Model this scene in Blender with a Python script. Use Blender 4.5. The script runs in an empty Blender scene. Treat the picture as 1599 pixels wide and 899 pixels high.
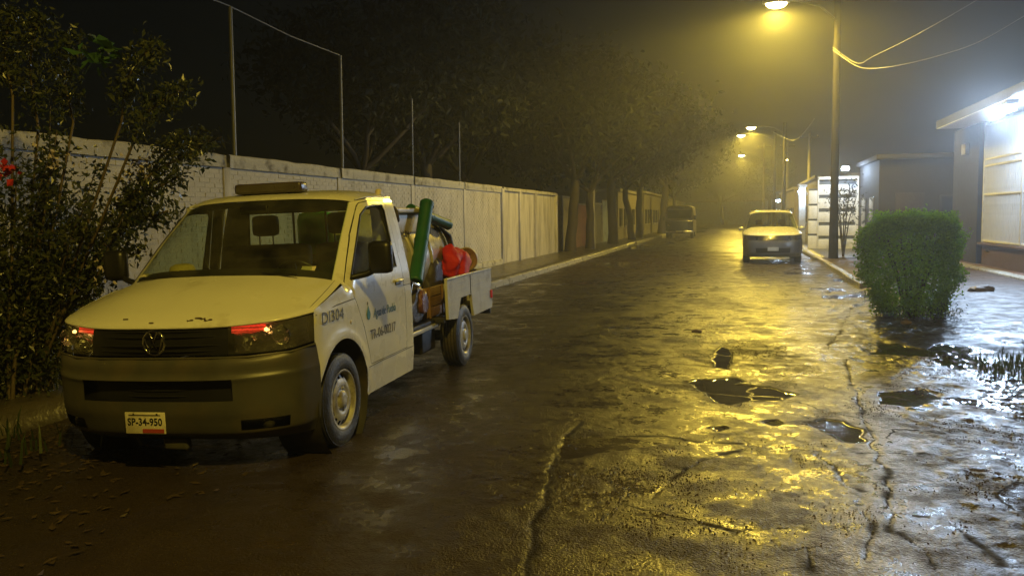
import bpy, bmesh, math, random
import numpy as np
from mathutils import Vector, Matrix
from mathutils.geometry import delaunay_2d_cdt

sc = bpy.context.scene
col = sc.collection
rnd = random.Random(7)
R = math.radians

# ------------------------------------------------------------------ camera, world, render settings
CAM_F, CAM_YAW, CAM_PITCH, CAM_ROLL, CAM_H = 1300.0, .2637, .0848, -.0143, 1.6405
cam = bpy.data.cameras.new('camera')
cam.sensor_width = 36.0
cam.lens = 36.0 * CAM_F / 1599.0
cam.clip_start = .05
cam.clip_end = 2000
camo = bpy.data.objects.new('camera', cam)
col.objects.link(camo)
sc.camera = camo
cy, sy = math.cos(CAM_YAW), math.sin(CAM_YAW)
fwd = Vector((-sy, cy, 0)); rgt = Vector((cy, sy, 0)); upv = Vector((0, 0, 1))
f2 = fwd * math.cos(CAM_PITCH) - upv * math.sin(CAM_PITCH)
u2 = upv * math.cos(CAM_PITCH) + fwd * math.sin(CAM_PITCH)
r3 = rgt * math.cos(CAM_ROLL) + u2 * math.sin(CAM_ROLL)
u3 = u2 * math.cos(CAM_ROLL) - rgt * math.sin(CAM_ROLL)
camo.matrix_world = Matrix(((r3.x, u3.x, -f2.x, 0), (r3.y, u3.y, -f2.y, 0), (r3.z, u3.z, -f2.z, CAM_H), (0, 0, 0, 1)))

world = bpy.data.worlds.new('World')
sc.world = world
world.use_nodes = True
wn = world.node_tree
sky = wn.nodes.new('ShaderNodeTexSky')
sky.sky_type = 'NISHITA'
sky.sun_disc = False
sky.sun_elevation = R(3)
sky.sun_rotation = R(200)
bg = wn.nodes['Background']
bg.inputs['Strength'].default_value = .0016
wn.links.new(sky.outputs[0], bg.inputs['Color'])

sc.view_settings.view_transform = 'Standard'
sc.view_settings.look = 'None'
sc.view_settings.exposure = 0.0
sc.view_settings.gamma = 1.0
sc.render.engine = 'CYCLES'
cyc = sc.cycles
cyc.use_denoising = True
cyc.max_bounces = 7
cyc.diffuse_bounces = 2
cyc.glossy_bounces = 3
cyc.transmission_bounces = 4
cyc.volume_bounces = 0
cyc.transparent_max_bounces = 12
cyc.sample_clamp_indirect = 4.0
cyc.caustics_reflective = False
cyc.caustics_refractive = False

SODIUM = (1.0, .71, .085)
COOL = (.56, .74, 1.0)

# ------------------------------------------------------------------ helpers
def ray(u, v):
    d = f2 + r3 * ((u - 799.5) / CAM_F) - u3 * ((v - 449.5) / CAM_F)
    return Vector((0, 0, CAM_H)), d
def G(u, v, z=0.0):
    o, d = ray(u, v); return o + d * ((z - o.z) / d.z)
def AY(u, v, Y):
    o, d = ray(u, v); return o + d * ((Y - o.y) / d.y)
def AX(u, v, X):
    o, d = ray(u, v); return o + d * ((X - o.x) / d.x)

def tag(o, label=None, cat=None, group=None, kind=None):
    if label: o['label'] = label
    if cat: o['category'] = cat
    if group: o['group'] = group
    if kind: o['kind'] = kind
    return o
def empty(name, loc=(0, 0, 0), rot=(0, 0, 0)):
    o = bpy.data.objects.new(name, None)
    col.objects.link(o); o.location = loc; o.rotation_euler = rot
    o.empty_display_size = .2
    return o
def copy_tree(o, parent=None):
    c = o.copy(); col.objects.link(c); c.parent = parent
    for ch in o.children: copy_tree(ch, c)
    return c

class MB:
    def __init__(s): s.v = []; s.f = []; s.sm = []
    def add(s, vs, fs, smooth=False):
        b = len(s.v); s.v += [tuple(p) for p in vs]
        s.f += [tuple(i + b for i in f) for f in fs]; s.sm += [smooth] * len(fs)
        return s
    def box(s, a, b, M=None):
        x0, y0, z0 = a; x1, y1, z1 = b
        vs = [(x0,y0,z0),(x1,y0,z0),(x1,y1,z0),(x0,y1,z0),(x0,y0,z1),(x1,y0,z1),(x1,y1,z1),(x0,y1,z1)]
        if M is not None: vs = [M @ Vector(p) for p in vs]
        return s.add(vs, [(0,3,2,1),(4,5,6,7),(0,1,5,4),(1,2,6,5),(2,3,7,6),(3,0,4,7)])
    def rbox(s, a, b, r=.02, M=None):
        # box with chamfered vertical-ish edges on every side
        bm = bmesh.new()
        c = [(a[i] + b[i]) / 2 for i in range(3)]; d = [abs(b[i] - a[i]) for i in range(3)]
        bmesh.ops.create_cube(bm, size=1)
        for v in bm.verts: v.co = Vector((c[0] + v.co.x * d[0], c[1] + v.co.y * d[1], c[2] + v.co.z * d[2]))
        bmesh.ops.bevel(bm, geom=bm.edges[:], offset=min(r, min(d) * .45), segments=2, affect='EDGES', profile=.6)
        vs = [(M @ v.co if M is not None else v.co.copy()) for v in bm.verts]
        bm.verts.index_update()
        fs = [[v.index for v in f.verts] for f in bm.faces]
        bm.free()
        return s.add(vs, fs, True)
    def tube(s, pts, rad, n=8, caps=True, smooth=True):
        pts = [Vector(p) for p in pts]
        if not isinstance(rad, (list, tuple)): rad = [rad] * len(pts)
        vs = []; fs = []
        prev = None
        for i, p in enumerate(pts):
            t = (pts[min(i + 1, len(pts) - 1)] - pts[max(i - 1, 0)]).normalized()
            a = prev if prev is not None else (Vector((0, 0, 1)) if abs(t.z) < .9 else Vector((1, 0, 0)))
            x = (a - t * a.dot(t)).normalized(); y = t.cross(x); prev = x
            for k in range(n):
                th = 2 * math.pi * k / n
                vs.append(p + (x * math.cos(th) + y * math.sin(th)) * rad[i])
        for i in range(len(pts) - 1):
            for k in range(n):
                fs.append((i*n+k, i*n+(k+1)%n, (i+1)*n+(k+1)%n, (i+1)*n+k))
        s.add(vs, fs, smooth)
        if caps:
            s.add(vs[:n], [tuple(range(n))[::-1]]); s.add(vs[-n:], [tuple(range(n))])
        return s
    def lathe(s, prof, n=24, M=None, smooth=True, a0=0, a1=2*math.pi):
        # prof: (r, h) about +Z
        full = abs(a1 - a0 - 2 * math.pi) < 1e-6
        m = n if full else n + 1
        vs = []; fs = []
        for r, h in prof:
            for k in range(m):
                th = a0 + (a1 - a0) * k / n
                p = Vector((r * math.cos(th), r * math.sin(th), h))
                vs.append(M @ p if M is not None else p)
        for i in range(len(prof) - 1):
            for k in range(n):
                k2 = (k + 1) % m
                fs.append((i*m+k, i*m+k2, (i+1)*m+k2, (i+1)*m+k))
        return s.add(vs, fs, smooth)
    def prism(s, poly, axis, a, b):
        # poly: list of 2-tuples in the two other axes (order x,y,z without axis)
        n = len(poly)
        def P(q, w):
            l = list(q); l.insert(axis, w); return tuple(l)
        vs = [P(q, a) for q in poly] + [P(q, b) for q in poly]
        fs = [tuple(range(n)), tuple(range(n, 2*n))[::-1]] + [(i, i+n, (i+1)%n+n, (i+1)%n) for i in range(n)]
        return s.add(vs, fs)
    def mesh(s, name):
        m = bpy.data.meshes.new(name); m.from_pydata(s.v, [], s.f)
        m.polygons.foreach_set('use_smooth', s.sm); m.update()
        return m
    def build(s, name, mat, parent=None, recalc=False):
        m = s.mesh(name)
        if recalc:
            bm = bmesh.new(); bm.from_mesh(m); bmesh.ops.recalc_face_normals(bm, faces=bm.faces[:]); bm.to_mesh(m); bm.free()
        return link(name, m, mat, parent)
def link(name, m, mat, parent=None):
    if mat is not None and not m.materials: m.materials.append(mat)
    o = bpy.data.objects.new(name, m); col.objects.link(o); o.parent = parent
    return o
def struct(o): o['kind'] = 'structure'; return o

def catmull(pts, n):
    pts = [np.array(p, float) for p in pts]
    if len(pts) == 2: return [pts[0] + (pts[1] - pts[0]) * i / n for i in range(n + 1)]
    d = [0.0]
    for a, b in zip(pts, pts[1:]): d.append(d[-1] + np.linalg.norm(b - a))
    P = [2 * pts[0] - pts[1]] + pts + [2 * pts[-1] - pts[-2]]
    out = []
    for i in range(n + 1):
        t = d[-1] * i / n
        k = 0
        while k < len(pts) - 2 and t > d[k + 1]: k += 1
        w = (t - d[k]) / (d[k + 1] - d[k])
        p0, p1, p2, p3 = P[k], P[k + 1], P[k + 2], P[k + 3]
        out.append(.5 * (2*p1 + (p2-p0)*w + (2*p0-5*p1+4*p2-p3)*w*w + (3*p1-p0-3*p2+p3)*w**3))
    return out
def catseg(pts, m):
    pts = [np.array(p, float) for p in pts]
    if len(pts) == 2: return [pts[0] + (pts[1] - pts[0]) * i / m for i in range(m + 1)]
    P = [2 * pts[0] - pts[1]] + pts + [2 * pts[-1] - pts[-2]]
    out = []
    for k in range(len(pts) - 1):
        p0, p1, p2, p3 = P[k:k + 4]
        for i in range(m):
            w = i / m
            out.append(.5 * (2*p1 + (p2-p0)*w + (2*p0-5*p1+4*p2-p3)*w*w + (3*p1-p0-3*p2+p3)*w**3))
    return out + [pts[-1]]
def V(x, y, z): return (y, x, z)     # vehicle coords (back, right, up) -> local axes
def loft(rails, n=14, m=4, skip=None, mirror=True, off=0.0, iskip=None):
    """rails run from the centre line to the right edge; mirrored to a full skin"""
    rs = [catmull(r, n) for r in rails]
    rows = []
    cols = [catseg([r[i] for r in rs], m) for i in range(n + 1)]
    k = len(cols[0])
    mb = MB()
    vs = []; fs = []
    js = list(range(-n, n + 1)) if mirror else list(range(0, n + 1))
    for r in range(k):
        for j in js:
            p = cols[abs(j)][r]
            vs.append(V(p[0] + off, p[1] * (1 if j >= 0 else -1), p[2]))
    w = len(js)
    for r in range(k - 1):
        for j in range(w - 1):
            q = (r*w+j, r*w+j+1, (r+1)*w+j+1, (r+1)*w+j)
            if iskip and iskip(js[j] if js[j] >= 0 else -js[j] - 1, r // m, 1 if js[j] >= 0 else -1): continue
            if skip:
                c = sum((Vector(vs[i]) for i in q), Vector()) / 4
                if skip(c.y, c.x, c.z): continue
            fs.append(q)
    used = sorted({i for f in fs for i in f}); mp = {i: k for k, i in enumerate(used)}
    mb.add([vs[i] for i in used], [tuple(mp[i] for i in f) for f in fs], True)
    return mb
def inpoly(p, poly):
    x, y = p; c = False; n = len(poly)
    for i in range(n):
        x0, y0 = poly[i]; x1, y1 = poly[i - 1]
        if (y0 > y) != (y1 > y) and x < (x1 - x0) * (y - y0) / (y1 - y0) + x0: c = not c
    return c
def panel2d(outer, holes, fn, step=.06, mirror=False, mb=None):
    """triangulated flat outline with holes, lifted to 3-D by fn(x, z)"""
    def dens(poly):
        o = []
        for i in range(len(poly)):
            a = poly[i]; b = poly[(i + 1) % len(poly)]
            L = math.hypot(b[0]-a[0], b[1]-a[1]); k = max(1, int(L / step))
            for j in range(k): o.append((a[0]+(b[0]-a[0])*j/k, a[1]+(b[1]-a[1])*j/k))
        return o
    loops = [dens(outer)] + [dens(h) for h in holes]
    pts = []; edges = []
    for lp in loops:
        b = len(pts); pts += lp
        edges += [(b + i, b + (i + 1) % len(lp)) for i in range(len(lp))]
    xs = [p[0] for p in loops[0]]; ys = [p[1] for p in loops[0]]
    x = min(xs) + step
    while x < max(xs):
        y = min(ys) + step
        while y < max(ys):
            if inpoly((x, y), loops[0]) and not any(inpoly((x, y), h) for h in loops[1:]):
                if min((x-q[0])**2 + (y-q[1])**2 for q in pts[:sum(map(len, loops))]) > (step*.5)**2: pts.append((x, y))
            y += step
        x += step
    r = delaunay_2d_cdt([Vector(p) for p in pts], edges, [], 0, 1e-5)
    vv = [(p.x, p.y) for p in r[0]]; ff = []
    for f in r[2]:
        c = (sum(vv[i][0] for i in f) / len(f), sum(vv[i][1] for i in f) / len(f))
        if inpoly(c, loops[0]) and not any(inpoly(c, h) for h in loops[1:]): ff.append(tuple(f))
    mb = mb or MB()
    mb.add([fn(*p) for p in vv], ff, True)
    return mb
def text_mesh(name, body, size, mat, parent, origin, xdir, ydir, width=None, shear=0, extrude=.001, bold=0):
    cu = bpy.data.curves.new(name, 'FONT'); cu.body = body; cu.size = size; cu.shear = shear; cu.extrude = extrude; cu.offset = bold
    cu.resolution_u = 3
    o = bpy.data.objects.new(name, cu); col.objects.link(o)
    dg = bpy.context.evaluated_depsgraph_get()
    m = bpy.data.meshes.new_from_object(o.evaluated_get(dg))
    bpy.data.objects.remove(o)
    xs = [v.co.x for v in m.vertices]; x0, x1 = min(xs), max(xs)
    k = (width / (x1 - x0)) if width else 1
    xd, yd = Vector(xdir), Vector(ydir); nd = xd.cross(yd); og = Vector(origin)
    for v in m.vertices: v.co = og + xd * ((v.co.x - x0) * k) + yd * v.co.y + nd * v.co.z
    return link(name, m, mat, parent)

# ------------------------------------------------------------------ materials
def new_mat(name):
    m = bpy.data.materials.new(name); m.use_nodes = True
    return m, m.node_tree, m.node_tree.nodes['Principled BSDF']
def mat(name, c, rough=.5, metal=0.0, var=.25, scale=6.0, bump=0.0, bscale=40.0, dirt=None, dscale=2.5, dlo=.5, dhi=.7, coat=0.0, rvar=.1, spec=.5, dvec=None):
    m, t, p = new_mat(name); N = t.nodes; L = t.links
    tc = N.new('ShaderNodeTexCoord')
    n1 = N.new('ShaderNodeTexNoise'); n1.inputs['Scale'].default_value = scale; n1.inputs['Detail'].default_value = 5
    L.new(tc.outputs['Object'], n1.inputs['Vector'])
    mx = N.new('ShaderNodeMix'); mx.data_type = 'RGBA'
    L.new(n1.outputs['Fac'], mx.inputs['Factor'])
    mx.inputs['A'].default_value = (*[v * (1 - var) for v in c], 1); mx.inputs['B'].default_value = (*[min(1, v * (1 + var)) for v in c], 1)
    out = mx.outputs['Result']
    if dirt:
        n2 = N.new('ShaderNodeTexNoise'); n2.inputs['Scale'].default_value = dscale; n2.inputs['Detail'].default_value = 8; n2.inputs['Roughness'].default_value = .65
        if dvec:
            mp = N.new('ShaderNodeMapping'); mp.inputs['Scale'].default_value = dvec; L.new(tc.outputs['Object'], mp.inputs['Vector']); L.new(mp.outputs[0], n2.inputs['Vector'])
        else: L.new(tc.outputs['Object'], n2.inputs['Vector'])
        mr = N.new('ShaderNodeMapRange'); mr.inputs['From Min'].default_value = dlo; mr.inputs['From Max'].default_value = dhi
        L.new(n2.outputs['Fac'], mr.inputs['Value'])
        m2 = N.new('ShaderNodeMix'); m2.data_type = 'RGBA'
        L.new(mr.outputs['Result'], m2.inputs['Factor']); L.new(out, m2.inputs['A']); m2.inputs['B'].default_value = (*dirt, 1)
        out = m2.outputs['Result']
    L.new(out, p.inputs['Base Color'])
    r = N.new('ShaderNodeMapRange'); r.inputs['To Min'].default_value = max(.02, rough - rvar); r.inputs['To Max'].default_value = min(1, rough + rvar)
    n3 = N.new('ShaderNodeTexNoise'); n3.inputs['Scale'].default_value = scale * 1.7; n3.inputs['Detail'].default_value = 3
    L.new(tc.outputs['Object'], n3.inputs['Vector']); L.new(n3.outputs['Fac'], r.inputs['Value']); L.new(r.outputs['Result'], p.inputs['Roughness'])
    p.inputs['Metallic'].default_value = metal
    p.inputs['Specular IOR Level'].default_value = spec
    p.inputs['Coat Weight'].default_value = coat; p.inputs['Coat Roughness'].default_value = .08
    if bump:
        b = N.new('ShaderNodeBump'); b.inputs['Strength'].default_value = bump; b.inputs['Distance'].default_value = .02
        n4 = N.new('ShaderNodeTexNoise'); n4.inputs['Scale'].default_value = bscale; n4.inputs['Detail'].default_value = 4
        L.new(tc.outputs['Object'], n4.inputs['Vector']); L.new(n4.outputs['Fac'], b.inputs['Height']); L.new(b.outputs['Normal'], p.inputs['Normal'])
    return m
def emit(name, c, s, base=(.8, .8, .8)):
    m, t, p = new_mat(name)
    p.inputs['Base Color'].default_value = (*base, 1); p.inputs['Emission Color'].default_value = (*c, 1); p.inputs['Emission Strength'].default_value = s
    n = t.nodes.new('ShaderNodeTexNoise'); n.inputs['Scale'].default_value = 30
    r = t.nodes.new('ShaderNodeMapRange'); r.inputs['To Min'].default_value = .2; r.inputs['To Max'].default_value = .4
    t.links.new(n.outputs['Fac'], r.inputs['Value']); t.links.new(r.outputs['Result'], p.inputs['Roughness'])
    return m
def glass(name, tint, refl=1.0, dirt=.06):
    m, t, p = new_mat(name); N = t.nodes; L = t.links
    N.remove(p)
    out = N['Material Output']
    tr = N.new('ShaderNodeBsdfTransparent'); tr.inputs['Color'].default_value = (*tint, 1)
    gl = N.new('ShaderNodeBsdfGlossy'); gl.inputs['Roughness'].default_value = .03; gl.inputs['Color'].default_value = (refl, refl, refl, 1)
    ge = N.new('ShaderNodeNewGeometry'); dt = N.new('ShaderNodeVectorMath'); dt.operation = 'DOT_PRODUCT'
    L.new(ge.outputs['Incoming'], dt.inputs[0]); L.new(ge.outputs['Normal'], dt.inputs[1])
    def mm(op, a, b=0.0):
        n = N.new('ShaderNodeMath'); n.operation = op
        for i, x in enumerate((a, b)):
            if isinstance(x, (int, float)): n.inputs[i].default_value = x
            else: L.new(x, n.inputs[i])
        return n
    pw = mm('POWER', mm('SUBTRACT', 1.0, mm('ABSOLUTE', dt.outputs['Value']).outputs[0]).outputs[0], 5.0)
    fr = mm('ADD', mm('MULTIPLY', pw.outputs[0], .92).outputs[0], .06)
    m1 = N.new('ShaderNodeMixShader'); L.new(fr.outputs[0], m1.inputs[0]); L.new(tr.outputs[0], m1.inputs[1]); L.new(gl.outputs[0], m1.inputs[2])
    df = N.new('ShaderNodeBsdfDiffuse'); df.inputs['Color'].default_value = (.5, .47, .4, 1)
    tc = N.new('ShaderNodeTexCoord'); no = N.new('ShaderNodeTexNoise'); no.inputs['Scale'].default_value = 4; no.inputs['Detail'].default_value = 6
    L.new(tc.outputs['Object'], no.inputs['Vector'])
    mr = N.new('ShaderNodeMapRange'); mr.inputs['From Min'].default_value = .35; mr.inputs['From Max'].default_value = .75; mr.inputs['To Max'].default_value = dirt * 2; mr.inputs['To Min'].default_value = dirt * .3
    L.new(no.outputs['Fac'], mr.inputs['Value'])
    m2 = N.new('ShaderNodeMixShader'); L.new(mr.outputs['Result'], m2.inputs[0]); L.new(m1.outputs[0], m2.inputs[1]); L.new(df.outputs[0], m2.inputs[2])
    L.new(m2.outputs[0], out.inputs['Surface'])
    return m
def leaf_mat(name, c1, c2, rough=.35):
    m, t, p = new_mat(name); N = t.nodes; L = t.links
    tc = N.new('ShaderNodeTexCoord'); n = N.new('ShaderNodeTexNoise'); n.inputs['Scale'].default_value = 3.5; n.inputs['Detail'].default_value = 4
    L.new(tc.outputs['Object'], n.inputs['Vector'])
    geo = N.new('ShaderNodeNewGeometry')
    ad = N.new('ShaderNodeMath'); ad.operation = 'ADD'; L.new(n.outputs['Fac'], ad.inputs[0])
    ml = N.new('ShaderNodeMath'); ml.operation = 'MULTIPLY_ADD'; ml.inputs[1].default_value = .8; ml.inputs[2].default_value = -.4
    L.new(geo.outputs['Random Per Island'], ml.inputs[0]); L.new(ml.outputs[0], ad.inputs[1])
    mx = N.new('ShaderNodeMix'); mx.data_type = 'RGBA'; mx.inputs['A'].default_value = (*c1, 1); mx.inputs['B'].default_value = (*c2, 1)
    L.new(ad.outputs[0], mx.inputs['Factor']); L.new(mx.outputs['Result'], p.inputs['Base Color'])
    tb = N.new('ShaderNodeBsdfTranslucent'); L.new(mx.outputs['Result'], tb.inputs['Color'])
    ms = N.new('ShaderNodeMixShader'); ms.inputs[0].default_value = .4
    L.new(p.outputs[0], ms.inputs[1]); L.new(tb.outputs[0], ms.inputs[2]); L.new(ms.outputs[0], N['Material Output'].inputs['Surface'])
    p.inputs['Roughness'].default_value = rough
    return m

M = {}
M['paint'] = mat('truck_paint', (.68, .67, .63), .28, var=.06, scale=2, dirt=(.33, .28, .2), dscale=3.2, dlo=.58, dhi=.86, coat=.5)
M['hood_paint'] = mat('hood_paint', (.70, .69, .64), .3, var=.07, scale=2, dirt=(.36, .31, .22), dscale=2.6, dlo=.56, dhi=.85, coat=.4)
M['chip'] = mat('rust_chip', (.06, .035, .02), .7)
M['plastic'] = mat('bumper_plastic', (.062, .060, .055), .4, var=.35, scale=5, dirt=(.10, .08, .055), dscale=3, dlo=.45, dhi=.75)
M['black'] = mat('black_plastic', (.012, .012, .014), .4)
M['inside'] = mat('cabin_trim', (.065, .065, .06), .7)
M['seat'] = mat('seat_fabric', (.022, .024, .028), .9)
M['rubber'] = mat('tyre_rubber', (.022, .021, .02), .55, bump=.3, bscale=60, dirt=(.07, .055, .04), dscale=5)
M['steel_rim'] = mat('painted_steel_rim', (.50, .49, .47), .45, metal=.1, dirt=(.12, .09, .06), dscale=7, dlo=.45, dhi=.7)
M['chrome'] = mat('chrome', (.75, .74, .7), .12, metal=1, var=.05)
M['reflector'] = mat('lamp_reflector', (.7, .7, .68), .15, metal=1, var=.1, bump=.5, bscale=25)
M['amber'] = emit('indicator_glow', (1, .05, .018), .8, (.5, .06, .02))
_t = M['amber'].node_tree; _c = _t.nodes.new('ShaderNodeTexCoord'); _w = _t.nodes.new('ShaderNodeTexWave'); _w.bands_direction = 'Z'; _w.inputs['Scale'].default_value = 14; _w.inputs['Distortion'].default_value = 3.0; _w.inputs['Detail Scale'].default_value = 6
_r = _t.nodes.new('ShaderNodeMapRange'); _r.inputs['To Min'].default_value = .25; _r.inputs['To Max'].default_value = 1.15
_t.links.new(_c.outputs['Object'], _w.inputs['Vector']); _t.links.new(_w.outputs['Fac'], _r.inputs['Value']); _t.links.new(_r.outputs['Result'], _t.nodes['Principled BSDF'].inputs['Emission Strength'])
M['amber_hot'] = emit('indicator_bulb', (1, .45, .12), 6)
M['glass'] = glass('tinted_glass', (.76, .84, .68), .9, .045)
M['lens'] = glass('lamp_lens', (.80, .80, .78), 1, .07)
M['ink'] = mat('black_lettering', (.02, .02, .02), .5)
M['ink_grey'] = mat('worn_lettering', (.07, .06, .05), .6)
M['teal'] = mat('teal_print', (.0, .16, .19), .5)
M['blue'] = mat('blue_print', (.02, .10, .17), .5)
M['plate'] = mat('plate_white', (.62, .58, .45), .5, dirt=(.3, .24, .15))
M['plate_red'] = mat('plate_red', (.35, .05, .03), .5)
M['bed_paint'] = mat('bed_paint', (.55, .54, .50), .4, var=.1, dirt=(.25, .21, .16), dscale=4, dlo=.5, dhi=.8)
M['chassis'] = mat('chassis_black', (.02, .018, .016), .6, dirt=(.06, .045, .03))
M['green_tube'] = mat('green_tube', (.012, .10, .04), .5, var=.25, dirt=(.03, .05, .03))
M['drum_green'] = mat('drum_green', (.10, .50, .04), .4, var=.15)
M['drum_dark'] = mat('drum_dark_green', (.01, .07, .05), .4, var=.2)
M['tank'] = mat('tank_steel', (.60, .56, .46), .25, metal=.35, var=.1, dirt=(.2, .16, .1), dscale=5)
M['cream'] = mat('cream_enamel', (.55, .47, .30), .45, dirt=(.16, .07, .02), dscale=5, dlo=.58, dhi=.72)
M['red'] = mat('red_cloth', (.62, .015, .012), .7, var=.25, scale=12, bump=.4, bscale=20)
M['wood'] = mat('board_wood', (.25, .14, .06), .6, var=.4, scale=8)
M['bucket'] = mat('bucket_brown', (.30, .17, .11), .6)
M['sack'] = mat('dark_sack', (.06, .05, .05), .55, var=.5, scale=9, bump=.6, bscale=14)
M['pink'] = mat('pink_bag', (.15, .06, .07), .5, var=.4, scale=9, bump=.5, bscale=14)
M['straw'] = mat('straw_hat', (.45, .36, .14), .8, bump=.4, bscale=90)
M['paper'] = mat('paper', (.6, .55, .4), .8)
M['lightbar'] = mat('beacon_plastic', (.06, .045, .035), .3, var=.3)
M['brick'] = mat('whitewashed_brick', (.50, .46, .38), .7, var=.2, scale=1.5, bump=.35, bscale=50, dirt=(.17, .145, .10), dscale=1.6, dlo=.46, dhi=.78, dvec=(1, 1.3, .3))
M['mortar'] = mat('mortar', (.46, .425, .35), .85, var=.25, bump=.4, bscale=60)
M['plaster'] = mat('wall_plaster', (.50, .46, .38), .75, var=.18, scale=2, bump=.3, bscale=30, dirt=(.15, .125, .085), dscale=1.8, dlo=.46, dhi=.76, dvec=(1, 1.3, .25))
M['coping'] = mat('coping_plaster', (.42, .39, .31), .75, var=.25, scale=3, bump=.5, bscale=25, dirt=(.10, .085, .06), dscale=3, dlo=.5, dhi=.68)
M['pole_metal'] = mat('galvanised_pole', (.15, .15, .15), .45, metal=.2)
M['concrete'] = mat('concrete', (.30, .28, .25), .55, var=.25, scale=3, bump=.3, bscale=30, dirt=(.15, .13, .11), dscale=2)
M['kerb'] = mat('kerb_concrete', (.30, .28, .23), .3, var=.3, scale=4, bump=.3, bscale=30, rvar=.15)
M['walk'] = mat('wet_sidewalk', (.065, .055, .046), .32, var=.35, scale=2, bump=.4, bscale=18, dirt=(.05, .045, .035), dscale=1.2, rvar=.18)
M['soil'] = mat('wet_soil', (.030, .019, .016), .55, var=.7, scale=3, bump=1.0, bscale=14, spec=.45, rvar=.32, dirt=(.055, .032, .024), dscale=1.1, dlo=.45, dhi=.62)
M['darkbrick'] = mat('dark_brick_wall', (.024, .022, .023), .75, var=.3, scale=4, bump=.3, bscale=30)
M['brickred'] = mat('red_brown_brick', (.085, .048, .042), .6, var=.3, scale=6, bump=.3, bscale=40)
M['white_paint'] = mat('white_gate_paint', (.74, .74, .74), .45, var=.06, scale=2, dirt=(.5, .5, .48), dscale=2)
M['car_front_shade'] = mat('bumper_shade_grey', (.13, .13, .135), .35)  # shade on the car's lower front, put into the bumper colour
M['car_glass'] = glass('dark_car_glass', (.30, .36, .30), 1.0, .05)
M['slab'] = mat('white_slab', (.72, .72, .72), .6, var=.08)
M['grey_slot'] = mat('slot_grey', (.08, .09, .10), .5)
M['dark_pole'] = mat('dark_pole', (.014, .012, .011), .8, var=.3, scale=5, bump=.3, spec=.15)
M['bark'] = mat('bark', (.035, .026, .019), .75, var=.4, scale=8, bump=.8, bscale=16)
M['twig'] = mat('twig_bark', (.10, .075, .05), .7)
M['leaf_bush'] = leaf_mat('shrub_leaf', (.020, .036, .014), (.105, .112, .060), .28)
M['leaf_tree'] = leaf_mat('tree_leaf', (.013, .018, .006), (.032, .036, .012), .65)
M['leaf_hedge'] = leaf_mat('hedge_leaf', (.10, .25, .014), (.26, .50, .03), .65)
M['leaf_young'] = leaf_mat('young_leaf', (.03, .08, .03), (.06, .14, .05), .5)
M['grass'] = leaf_mat('grass_blade', (.03, .05, .015), (.07, .10, .03), .5)
M['petal'] = mat('pale_petal', (.42, .36, .36), .7)
M['petal_red'] = mat('red_petal', (.45, .02, .02), .6)
M['cable'] = mat('cable_sheath', (.30, .29, .27), .35)
M['car_paint'] = mat('silver_paint', (.74, .74, .73), .25, metal=.15, var=.05, coat=.5)
M['van_paint'] = mat('van_cream', (.11, .10, .09), .4)
M['van_blue'] = mat('van_blue', (.05, .07, .11), .35)
M['house_a'] = mat('house_wall', (.17, .155, .13), .8, dirt=(.2, .17, .13))
M['house_b'] = mat('house_wall_cream', (.24, .21, .14), .8, dirt=(.25, .2, .13))
M['house_c'] = mat('house_wall_red', (.30, .14, .10), .8, dirt=(.17, .1, .08))
M['house_d'] = mat('house_wall_blue', (.34, .40, .43), .8, dirt=(.2, .2, .2))
M['win'] = mat('dark_window', (.02, .022, .026), .12)
M['lamp_sodium'] = emit('sodium_lens', (1, .80, .30), 60)
M['lamp_cool'] = emit('cool_lens', COOL, 65)
M['lamp_housing'] = mat('lamp_housing', (.25, .25, .25), .5, metal=.4)
M['stone'] = mat('stone', (.17, .13, .11), .6, bump=.5, bscale=20)

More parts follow.
